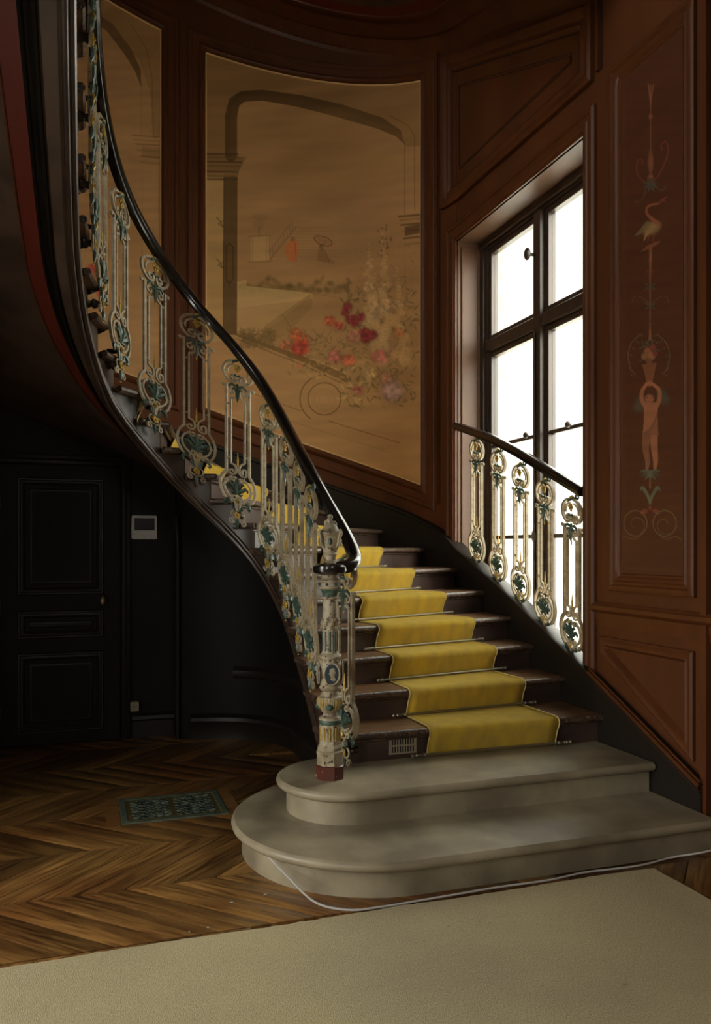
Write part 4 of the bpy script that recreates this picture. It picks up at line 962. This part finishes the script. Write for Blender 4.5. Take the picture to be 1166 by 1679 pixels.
def garden(X, Y):
    p = Paint(X, Y, (178, 134, 88)); DK = (112, 82, 48); MID = (150, 113, 68)
    # vault behind the arch
    p.poly([(330, 60), (705, 60), (705, 240), (664, 240), (655, 215), (560, 180), (480, 160), (400, 156), (380, 175), (376, 255), (330, 255)], (148, 110, 66), .75)
    p.line([(379, 255), (379, 190), (384, 168), (398, 158), (430, 156), (493, 166), (558, 182), (623, 202), (652, 218), (662, 234)], [20, 20, 19, 18, 18, 20, 22, 20, 13, 2], DK, .9)
    for k in range(12): p.ell(525, 190 + 12 * k, 132, 26, (158, 118, 70), .16 * (1 - k / 12), .7)
    for k in range(5): p.ell(520 + 30 * k, 260 + 22 * (k % 3), 150, 22, (172, 130, 80), .25, .8, -.12)
    p.line([(664, 233), (664, 350)], 1.2, DK, .6); p.line([(640, 190), (668, 205), (680, 222), (680, 345)], 1.3, DK, .55)
    # left pier, capital and dark column
    p.poly([(336, 285), (367, 285), (367, 560), (336, 560)], (190, 150, 96), .7)
    for k, y in enumerate((252, 258, 265, 272, 281, 288, 294)): p.line([(338, y), (396 - 3 * abs(k - 2), y + 1)], 2.4, DK if k % 2 == 0 else MID, .8)
    p.poly([(338, 252), (404, 258), (392, 280), (390, 296), (338, 292)], DK, .45)
    p.poly([(367, 290), (389, 290), (388, 549), (366, 549)], (118, 88, 52), .85); p.line([(367, 292), (366, 549)], 1.2, (84, 60, 34), .7); p.line([(389, 292), (388, 549)], 1.0, (84, 60, 34), .6)
    p.line([(371, 405), (376, 398), (382, 405), (382, 458), (376, 466), (371, 458), (371, 405)], 1.0, (84, 60, 34), .7)
    for y in (364, 432): p.line([(355, y - 8), (362, y), (366, y + 8), (358, y + 3), (366, y - 2)], 1.6, (84, 62, 38), .6)
    # right capital
    for k, y in enumerate((352, 358, 366, 376, 388, 398)): p.line([(654 + 2 * k, y + 3), (690, y)], 2.2 if k % 2 else 3.2, DK if k % 2 == 0 else MID, .7)
    p.poly([(664, 372), (690, 367), (690, 382), (664, 387)], DK, .7); p.line([(664, 398), (665, 470)], 1.0, MID, .6)
    # terrace, urn pedestal, balustrade and steps
    p.poly([(411, 388), (440, 386), (441, 428), (411, 430)], (196, 156, 102), .6); p.line([(408, 388), (443, 386)], 2, MID, .6); p.line([(408, 430), (446, 428)], 2.2, MID, .6)
    p.ell(425, 368, 10, 8, MID, .35); p.ell(425, 356, 13, 5, MID, .35); p.line([(425, 372), (425, 386)], 4, MID, .4); p.line([(414, 388), (414, 428)], 1, DK, .4); p.line([(437, 388), (437, 428)], 1, DK, .4)
    p.line([(441, 428), (486, 372)], 1.6, DK, .45); p.line([(441, 412), (480, 362)], 1.4, DK, .4)
    for k in range(9): p.line([(443 + 4.6 * k, 424 - 5.6 * k), (443 + 4.6 * k, 411 - 5.4 * k)], 1.1, DK, .4)
    for k in range(10): p.line([(446 + 4 * k, 420 - 5.2 * k), (560 - 2 * k, 421 - 5.2 * k)], .8, MID, .4)
    # two strolling figures
    p.poly([(470, 398), (478, 392), (488, 396), (490, 410), (484, 430), (472, 427), (467, 412)], (198, 118, 70), .75); p.ell(480, 392, 4, 4, (150, 100, 64), .6); p.line([(484, 398), (486, 428)], 1.2, (160, 84, 50), .6)
    p.line([(530 + 15 * math.cos(t) * .95 - 4 * math.sin(t), 395 + 6 * math.sin(t) + 6 * math.cos(t)) for t in np.linspace(0, 6.3, 22)], 1.3, (116, 72, 46), .8); p.ell(530, 395, 14, 6, (150, 100, 66), .3, .4, .4); p.line([(533, 396), (527, 412)], .9, DK, .7)
    p.poly([(522, 408), (532, 406), (538, 420), (544, 432), (520, 428)], (150, 108, 70), .5); p.ell(526, 404, 3, 4, DK, .5); p.line([(536, 424), (548, 430), (544, 434)], 1.2, DK, .5)
    # hedge, terrace wall, slanting shade
    for _ in range(150):
        x = rng.uniform(392, 572); h = 26 * (.55 + .45 * math.sin(x * .11) * math.sin(x * .037 + 1)); y = 478 - rng.uniform(0, 1) * h
        p.ell(x, y, rng.uniform(2, 6), rng.uniform(2, 5), (146, 112, 66) if rng.random() < .6 else (124, 96, 56), .35, .5)
    p.poly([(389, 462), (404, 459), (404, 468), (512, 480), (512, 490), (389, 505)], (208, 170, 114), .6); p.poly([(389, 505), (511, 482), (455, 530), (388, 560)], (202, 162, 106), .45)
    p.poly([(511, 480), (433, 535), (433, 565), (470, 548), (513, 502)], (160, 122, 74), .55); p.line([(512, 480), (570, 492)], 1.2, MID, .6); p.line([(404, 468), (512, 480)], 1.4, MID, .7)
    p.poly([(530, 500), (600, 470), (600, 500), (545, 525)], (168, 128, 80), .4)
    # parapet, roundel, ground lines
    p.line([(392, 548), (440, 566), (505, 592), (570, 622)], [10, 9, 10, 12], (132, 98, 58), .75); p.line([(388, 555), (505, 602), (560, 628)], 2, DK, .5); p.line([(389, 545), (500, 584), (568, 612)], 1.4, (206, 166, 110), .5)
    for r, a0, a1, w in ((27, 0, 6.3, 1.8), (40, 1.5, 4.1, 2.0)): p.line([(532 + r * math.cos(t), 654 - r * .98 * math.sin(t)) for t in np.linspace(a0, a1, 30)], w, (120, 88, 50), .75)
    for r in (17, 9): p.line([(532 + r * math.cos(t), 655 + r * math.sin(t)) for t in np.linspace(0, 6.3, 20)], 1, MID, .35)
    p.line([(400, 640), (494, 674)], 1.4, DK, .55); p.line([(538, 690), (655, 726)], 1.4, DK, .6); p.line([(430, 676), (640, 742)], 1.2, MID, .5)
    # hollyhock spires, cream
    p.C = np.array(srgb(178, 134, 88)) + 1.3 * (p.C - np.array(srgb(178, 134, 88))); p.C = p.C.clip(.01, 1)
    G = [(112, 96, 52), (98, 86, 46), (134, 112, 62), (150, 122, 70)]; p.foliage(565, 680, 470, 665, 330, G, (7, 15), .55); p.foliage(470, 570, 540, 612, 110, G, (5, 12), .5)
    for _ in range(24): p.ell(rng.uniform(575, 670), rng.uniform(500, 640), rng.uniform(10, 22), rng.uniform(8, 16), (120, 96, 56), .16, .8); p.foliage(395, 450, 540, 570, 26, [(126, 98, 58)], (4, 8), .3)
    p.foliage(585, 690, 400, 480, 60, G, (4, 8), .3)
    for x0, x1, y0, y1 in ((628, 634, 372, 575), (605, 604, 402, 540), (650, 660, 440, 600), (616, 622, 450, 600)):
        n = int((y1 - y0) / 6)
        for k in range(n):
            t = k / n; r = 2.2 + 7.5 * t; x = x0 + (x1 - x0) * t + rng.uniform(-1, 1) * (2 + 7 * t); y = y0 + (y1 - y0) * t
            p.ell(x, y, r, r * .8, (206, 162, 108) if rng.random() < .7 else (216, 178, 128), .55, .35); p.line([(x - r * .6, y + r * .4), (x, y + r * .7), (x + r * .6, y + r * .3)], .9, (140, 100, 60), .5); p.ell(x, y, r * .25, r * .25, (170, 130, 70), .5)
    for k in range(16): p.ell(rng.uniform(620, 642), rng.uniform(366, 420), 2, 2.4, (120, 90, 52), .6)
    # coloured flowers
    for x, y, r, c in ((617, 506, 13, (214, 172, 122)), (640, 500, 11, (206, 160, 110)), (604, 470, 10, (210, 168, 116)), (634, 468, 10, (206, 160, 106)), (581, 552, 13, (206, 130, 104)), (548, 583, 14, (204, 112, 100)), (622, 584, 15, (196, 104, 96)), (643, 640, 22, (178, 140, 130)), (586, 640, 10, (176, 84, 80)), (636, 620, 12, (190, 130, 100)), (656, 545, 10, (206, 126, 76)), (606, 612, 12, (206, 166, 112))): p.flower(x, y, r, c, a=.62)
    for x, y, r in ((570, 502, 9), (576, 524, 11), (592, 520, 9), (598, 546, 11), (611, 549, 10), (566, 512, 8), (600, 556, 8), (582, 530, 8)): p.flower(x, y, r, (150, 52, 54), (110, 44, 44), a=.8)
    p.line([(572, 455), (571, 500)], 2.2, (110, 96, 56), .7)
    for k in range(8): p.ell(572 + rng.uniform(-4, 4), 458 + 5 * k, 2.4, 2.2, (130, 96, 60), .7)
    for x, y, r, c in ((486, 548, 13, (206, 104, 62)), (497, 556, 11, (204, 98, 60)), (468, 566, 10, (202, 116, 76)), (541, 526, 11, (204, 98, 64)), (556, 534, 9, (194, 86, 60)), (571, 590, 12, (200, 100, 68))): p.flower(x, y, r, c, a=.8)
    p.flower(492, 570, 16, (196, 70, 56), (120, 120, 90), 9, .85); p.ell(491, 600, 3, 4, (204, 110, 76), .8)
    for pts in ([(480, 545), (470, 525), (462, 515)], [(505, 566), (530, 560), (545, 540)], [(500, 580), (520, 600), (530, 620)], [(515, 568), (522, 552), (512, 540)]): p.line(catmull(pts, 8), 1.2, (120, 98, 56), .7)
    p.foliage(500, 540, 570, 625, 36, [(190, 152, 92), (160, 130, 76)], (6, 13), .6); p.foliage(556, 610, 605, 660, 40, [(206, 168, 110), (176, 140, 86)], (7, 15), .55); p.foliage(470, 500, 535, 560, 18, [(150, 122, 70)], (4, 9), .5)
    p.streaks(.03, 3); p.C = (p.C * 1.32).clip(0, .9); return p
def arcade(X, Y):
    p = Paint(X, Y, (180, 136, 90)); DK = (112, 82, 48); MID = (152, 114, 70)
    p.poly([(100, -60), (300, -60), (300, 200), (252, 230), (246, 150), (228, 100), (200, 60), (165, 35), (100, 20)], (150, 112, 68), .6)
    p.line([(150, 25), (180, 45), (210, 85), (226, 115), (231, 140)], [14, 15, 14, 10, 2], DK, .85); p.line([(215, 40), (240, 80), (250, 130), (251, 225)], 1.4, DK, .6); p.line([(232, 140), (232, 220)], 1, MID, .6)
    for k, y in enumerate((222, 229, 236, 246, 256, 266)): p.line([(217 + 3 * k, y), (268, y + 3)], 3 if k % 2 else 2, DK if k % 2 == 0 else MID, .75)
    p.poly([(233, 240), (268, 243), (268, 262), (233, 258)], DK, .35); p.line([(233, 270), (233, 600)], 1.2, MID, .7); p.line([(262, 270), (262, 640)], 1, MID, .4)
    for x, y, r in ((166, 418, 8), (160, 452, 7), (166, 480, 8), (150, 440, 9), (158, 500, 7)): p.flower(x, y, r, (196, 74, 60), a=.75)
    p.foliage(120, 175, 410, 560, 60, [(146, 120, 70)], (5, 10), .4); p.streaks(.03, 5); p.C = (p.C * 1.32).clip(0, .9); return p
def grotesque(X, Y):
    p = Paint(X, Y, (84, 48, 30)); OL = (126, 116, 84); GR = (86, 104, 88); RD = (146, 72, 58); TN = (168, 112, 80); FL = (182, 116, 84)
    for k in range(2):   # thin inner border
        o = 3 * k; p.line([(1022 + o, 190 - 60), (1022 + o, 932 - o), (1112 - o, 938 - o)], .8, (112, 74, 54), .6)
    p.line([(1067, 140), (1067, 290)], 1.4, TN, .7); p.line([(1063, 138), (1065, 152), (1067, 170), (1069, 152), (1072, 139)], 2, TN, .75); p.ell(1067, 191, 3.5, 4, TN, .7); p.ell(1067, 265, 4.5, 17, (160, 104, 74), .75); p.ell(1067, 290, 5, 4, TN, .6)
    p.line(catmull([(1068, 302), (1082, 284), (1092, 262), (1096, 243), (1091, 232), (1084, 238), (1086, 246)]), 3, RD, .75); p.line(catmull([(1066, 303), (1050, 292), (1044, 278), (1046, 264), (1053, 262), (1054, 270)]), 2.6, RD, .7)
    for a in np.linspace(.2, 6.0, 8): p.leaf(1066, 303, 13, a, GR, .8)
    p.line(catmull([(1060, 308), (1056, 322), (1046, 332), (1040, 326)]), 1.1, OL, .7); p.line(catmull([(1072, 306), (1086, 312), (1092, 304)]), 1.1, OL, .7)
    # water bird
    p.ell(1069, 374, 16, 10, (156, 126, 84), .9, .25, -.5); p.line(catmull([(1078, 366), (1068, 358), (1061, 350), (1061, 341), (1068, 336), (1080, 334)]), [7, 5.5, 4.5, 4, 4, 3.5], (164, 96, 72), .95); p.line([(1080, 334), (1094, 322), (1083, 329), (1090, 330)], 2.2, RD, .9)
    p.line(catmull([(1062, 366), (1050, 380), (1042, 386)]), [7, 6, 2], OL, .85); p.line(catmull([(1072, 372), (1062, 382), (1056, 394)]), [8, 6, 2], (176, 140, 90), .8); p.line([(1066, 384), (1062, 396)], 2, RD, .8); p.line([(1074, 382), (1070, 396)], 2, RD, .8)
    p.line(catmull([(1052, 412), (1062, 406), (1074, 400), (1082, 396)]), [2, 6, 6, 2], (158, 92, 66), .85); p.line([(1067, 408), (1066, 460), (1066, 545)], [5, 2.4, 1.8], TN, .75)
    for y in (470, 502): 
        for a in (-.5, .5, 2.6, 3.7): p.leaf(1066, y, 11, a, GR, .8)
    for sx in (-1, 1):
        p.line(catmull([(1066, 500), (1066 + sx * 14, 488), (1066 + sx * 26, 486), (1066 + sx * 30, 496)]), 1.1, OL, .6); p.line(catmull([(1066, 450), (1066 + sx * 5, 442), (1066 + sx * 3, 452)]), 1.2, RD, .6); p.leaf(1066, 530, 6, 1.6 - sx * 1.2, GR, .7)
        p.line(catmull([(1064 + sx * 14, 548), (1064 + sx * 28, 562), (1064 + sx * 34, 582), (1064 + sx * 30, 604), (1064 + sx * 22, 614)]), 1.5, OL, .7)
        for k in range(7): t = k / 6; p.leaf(1064 + sx * (14 + 20 * math.sin(t * 2.2)), 548 + 66 * t, 6, 1.57 + sx * 1.0, OL, .6)
    # basket of fruit on the head of the cherub
    p.line([(1066, 535), (1066, 556)], [2, 5], TN, .8)
    for _ in range(26): p.leaf(1064 + rng.uniform(-12, 12), 574 + rng.uniform(-12, 16), 9, rng.uniform(0, 6.28), GR, .75)
    for x, y, r, c in ((1062, 576, 6, (176, 112, 74)), (1070, 570, 5, RD), (1057, 585, 5, (164, 120, 78)), (1068, 584, 6, (186, 126, 84)), (1074, 580, 4.5, RD), (1064, 592, 5, (150, 96, 66))): p.ell(x, y, r, r, c, .85)
    p.poly([(1053, 598), (1077, 594), (1073, 612), (1070, 626), (1060, 626), (1057, 612)], (150, 96, 66), .8)
    # cherub
    p.ell(1050, 662, 9, 14, GR, .6, .4, .5); p.ell(1087, 650, 8, 14, GR, .6, .4, -.5)
    p.line(catmull([(1060, 630), (1053, 642), (1053, 656), (1060, 668)]), [5, 6.5, 7, 8], FL, .95); p.line(catmull([(1071, 630), (1081, 640), (1081, 656), (1075, 668)]), [5, 6.5, 7, 8], FL, .95); p.ell(1065, 629, 6, 4, FL, .9)
    p.poly([(1056, 660), (1078, 660), (1079, 680), (1078, 700), (1080, 715), (1054, 715), (1056, 690)], FL, .95); p.ell(1066, 650, 9, 9.5, (84, 56, 40), .95, .2); p.ell(1065, 654, 7, 7.5, FL, .95, .2)
    p.ell(1062, 652, 1.2, 1, (70, 44, 34), .9); p.ell(1069, 652, 1.2, 1, (70, 44, 34), .9); p.line([(1063, 658.5), (1067, 658.5)], 1, (150, 70, 54), .8)
    p.line(catmull([(1060, 712), (1059, 735), (1062, 755), (1061, 768)]), [13, 11, 8, 5], (158, 106, 76), .95); p.line(catmull([(1072, 706), (1073, 735), (1075, 755), (1074, 768)]), [13, 11, 8, 5], FL, .95)
    p.poly([(1078, 672), (1080, 715), (1070, 712), (1060, 724), (1062, 766), (1056, 740), (1053, 712), (1066, 700), (1074, 684)], (140, 92, 68), .75); p.line(catmull([(1078, 680), (1070, 700), (1058, 712)]), 1.3, (104, 66, 48), .7); p.line(catmull([(1062, 724), (1064, 745), (1063, 764)]), 1.2, (104, 66, 48), .7)
    # leaf bracket, tulip and scrolls
    for a in np.linspace(.1, 3.0, 7): p.leaf(1066, 771, 18, a, (112, 122, 98), .85)
    p.ell(1056, 778, 6, 5, (64, 60, 48), .6); p.ell(1075, 778, 6, 5, (64, 60, 48), .6)
    p.line([(1066, 788), (1066, 800)], 2.5, TN, .7)
    for sx in (-1, 1):
        p.line(catmull([(1066, 826), (1066 + sx * 4, 812), (1066 + sx * 12, 800), (1066 + sx * 16, 804)]), [3, 5, 6, 2], (112, 122, 98), .85)
        p.ell(1066 + sx * 10, 839, 6, 4, RD, .85, .3, sx * .4)
        c = 1066 + sx * 24
        p.line([(c + 19 * math.cos(t) * 1.0, 858 + 21 * math.sin(t)) for t in np.linspace(0, 6.28, 40)], 1.3, (146, 128, 84), .7)
        p.line([(c + (17 - 2.4 * t) * math.cos(sx * t + 1.0), 860 + (17 - 2.4 * t) * math.sin(sx * t + 1.0)) for t in np.linspace(0, 5, 24)], 1.1, OL, .6)
        p.line(catmull([(1066 + sx * 12, 874), (1066 + sx * 26, 884), (1066 + sx * 42, 880), (1066 + sx * 54, 888), (1066 + sx * 52, 900)]), 1.1, (146, 128, 84), .6)
        for k in range(5): p.leaf(c + 18 * math.cos(k), 858 + 19 * math.sin(k), 8, k + 1.2, GR, .6)
    p.ell(1066, 833, 2.5, 4, RD, .8); p.C = np.array(srgb(84, 48, 30)) * .36 + p.C * .64; p.streaks(.03, 8); return p

# the two big canvases with frame and gilt fillet
FRP = [(-.155, 0), (-.155, .014), (-.145, .022), (-.12, .022), (-.11, .014), (-.06, .014), (-.05, .028), (-.03, .036), (-.012, .03), (0, .012), (0, .006)]
GIL = [(-.002, .004), (0, .014), (.008, .014), (.012, .005)]
m1 = [(.51, 1.915), (2.50, 2.63), (2.50, 5.765), (.51, 5.285)]
# follow the gentle rake of both edges
mural = painted_sheet('mural_canvas', m1, 380, 660, garden, M['canvas'], .005)
tag(mural, 'large tall mural of a garden terrace with red poppies and hollyhocks', 'mural', 'canvas murals on the curved stair wall')
moulding(m1, FRP).build('frame', M['wood_trim'], mural); moulding(m1, GIL).build('gilt_fillet', M['gilt'], mural)
m2 = [(2.88, 2.80), (4.7, 3.35), (4.7, 6.5), (2.88, 5.90)]
mural2 = painted_sheet('mural_canvas', m2, 220, 420, arcade, M['canvas'], .005)
tag(mural2, 'mural canvas of a painted arcade seen behind the upper railing, beside the pilaster', 'mural', 'canvas murals on the curved stair wall')
moulding(m2, FRP).build('frame', M['wood_trim'], mural2); moulding(m2, GIL).build('gilt_fillet', M['gilt'], mural2)
gp_in = offset_poly(gp, .10)
gq = painted_sheet('grotesque_panel', gp_in, 130, 640, grotesque, M['painted_panel'], .003)
tag(gq, 'narrow tall wooden panel painted with a cherub, water bird and scrolls beside the window', 'painted panel')

# ------------------------------------------------------------------ small things
# beige carpet
b = MB(); rr_ = np.random.default_rng(4); xs = np.linspace(-1.5, 2.345, 120); edge = 2.905 + .004 * np.sin(xs * 7) + rr_.normal(0, .0022, 120)
ysr = np.linspace(-1.2, edge[-1], 60); xr_ = 2.345 + rr_.normal(0, .0022, 60); xr_[-1] = 2.345
out = [(x, y) for x, y in zip(xs, edge)] + [(x, y) for x, y in zip(xr_[::-1][1:], ysr[::-1][1:])] + [(-1.5, -1.2)]
b.prism(out[::-1], .001, .013)
tag(b.build('floor_carpet', M['carpet']), 'large beige ribbed carpet laid over the parquet in front of the stone steps', 'carpet')
# floor grille
vr = tag(empty('floor_grille', (.4625, 4.4525, 0)), 'verdigris cast-iron heating grille let into the parquet near the rounded step ends', 'floor grille')
hx, hy = .2725, .2125
def fbar(x0, x1, y0, y1, z, m, name, bev=.003): return MB().box(x0, x1, y0, y1, -.006, z, bev).build(name, m, vr)
for x0, x1, y0, y1 in ((-hx, hx, -hy, -hy + .035), (-hx, hx, hy - .035, hy), (-hx, -hx + .035, -hy + .035, hy - .035), (hx - .035, hx, -hy + .035, hy - .035)): fbar(x0, x1, y0, y1, .006, M['vent_green'], 'rim')
for x0, x1, y0, y1 in ((-hx + .035, hx - .035, -hy + .035, -hy + .058), (-hx + .035, hx - .035, hy - .058, hy - .035), (-hx + .035, -hx + .058, -hy + .058, hy - .058), (hx - .058, hx - .035, -hy + .058, hy - .058), (-.014, .014, -hy + .058, hy - .058)): fbar(x0, x1, y0, y1, .003, M['vent_gold'], 'border', .001)
MB().box(-hx + .05, hx - .05, -hy + .05, hy - .05, -.004, .0012).build('cavity', M['hole'], vr)
for sx in (-1, 1):
    b = MB(); cx = sx * (.014 + hx - .058) / 2; wx = (hx - .058 - .014) / 2; wy = hy - .058
    for i in range(5):
        for j in range(6):
            x = cx - wx + (i + .5) * 2 * wx / 5; y = -wy + (j + .5) * 2 * wy / 6; r = .021
            b.tube([(x + r * math.cos(t), y + r * math.sin(t), .004) for t in np.linspace(0, 2 * math.pi, 11)[:-1]], .0030, 4, closed=True)
            a = rng.uniform(0, 3); b.tube([(x - r * math.cos(a), y - r * math.sin(a), .004), (x + .4 * r * math.cos(a + .8), y + .4 * r * math.sin(a + .8), .005), (x + r * math.cos(a), y + r * math.sin(a), .004)], .0035, 4)
    b.build('scroll_lattice', M['vent_green'], vr)
for x0, x1, y0, y1 in ((-hx - .07, -hx - .004, -hy - .03, hy + .03), (hx + .004, hx + .07, -hy - .03, hy + .03)):
    MB().box(x0, x1, y0, y1, -.01, .0022, .001).build('oak_border', M['plank'], vr)
# video door phone
ic = tag(empty('door_phone', (.437, 6.17, 1.55)), 'white video door phone with a dark screen on the black wall', 'door phone')
b = MB(); pts = []
w, h, r = .092, .088, .012
for cx, cz, a0 in ((w - r, h - r, 0), (-w + r, h - r, 90), (-w + r, -h + r, 180), (w - r, -h + r, 270)):
    for a in np.linspace(a0, a0 + 90, 5): pts.append((cx + r * math.cos(math.radians(a)), cz + r * math.sin(math.radians(a))))
n = len(pts); v = [(x, -.001, z) for x, z in pts] + [(x, -.018, z) for x, z in pts] + [(x * .97, -.022, z * .97) for x, z in pts]
b.add(v, [(i, (i + 1) % n, n + (i + 1) % n, n + i) for i in range(n)] + [(n + i, n + (i + 1) % n, 2 * n + (i + 1) % n, 2 * n + i) for i in range(n)] + [tuple(range(2 * n, 3 * n))])
b.build('housing', M['white_plastic'], ic)
MB().box(-.073, .073, -.0235, -.0215, -.022, .068).build('screen', M['screen'], ic)
for i in range(4): MB().box(-.062 + .037 * i, -.062 + .037 * i + .033, -.0232, -.0215, -.058, -.044, .0005).build('button', M['white_plastic'], ic)
MB().ball((-.080, -.0222, -.050), .005, 8, 5, (1, .3, 1)).build('microphone', M['grey_mark'], ic)
MB().box(-.012, .008, -.0226, -.0219, -.075, -.071).build('maker_mark', M['grey_mark'], ic)
# wall socket on the baseboard
so = tag(empty('wall_socket', (.365, 6.135, .235)), 'small old cream wall socket above the baseboard beside the door', 'socket')
MB().box(-.030, .030, -.012, .034, -.036, .036, .006).build('plate', M['vent_white'], so)
for x in (-.009, .009): MB().tube([(x, -.0125, 0), (x, -.010, 0)], .0035, 8).build('socket_hole', M['hole'], so)
# white cable along the foot of the steps
cp = [(.735, 3.30, .115), (.79, 3.17, .07), (.86, 3.03, .02), (.97, 2.955, .006), (1.10, 2.938, .006), (1.35, 2.945, .006), (1.62, 2.955, .006), (1.85, 2.95, .006), (2.05, 2.97, .006), (2.3, 2.955, .007), (2.5, 2.975, .012), (2.62, 2.94, .03), (2.72, 2.93, .04)]
tag(MB().tube(catmull(cp, 10), .0045, 8).build('cable', M['cable']), 'thin white cable trailing along the floor at the foot of the stone steps', 'cable')
for k, (x, y, r) in enumerate(((.56, 3.17, .006), (.70, 3.20, .005), (.44, 2.99, .004), (.37, 2.98, .003))):
    b = MB(); 
    for j in range(4): b.ball((x + rng.uniform(-1, 1) * r, y + rng.uniform(-1, 1) * r, .003), r * .6, 6, 4, (1.5, 1, .5))
    tag(b.build('plaster_crumb', M['white_plastic']), ('largest pale plaster crumb, in the middle of the bare parquet', 'pale plaster crumb nearest the rounded step end on the parquet', 'small pale plaster crumb close to the carpet edge', 'tiniest pale plaster speck beside the carpet edge')[k], 'crumb', 'plaster crumbs on the parquet')
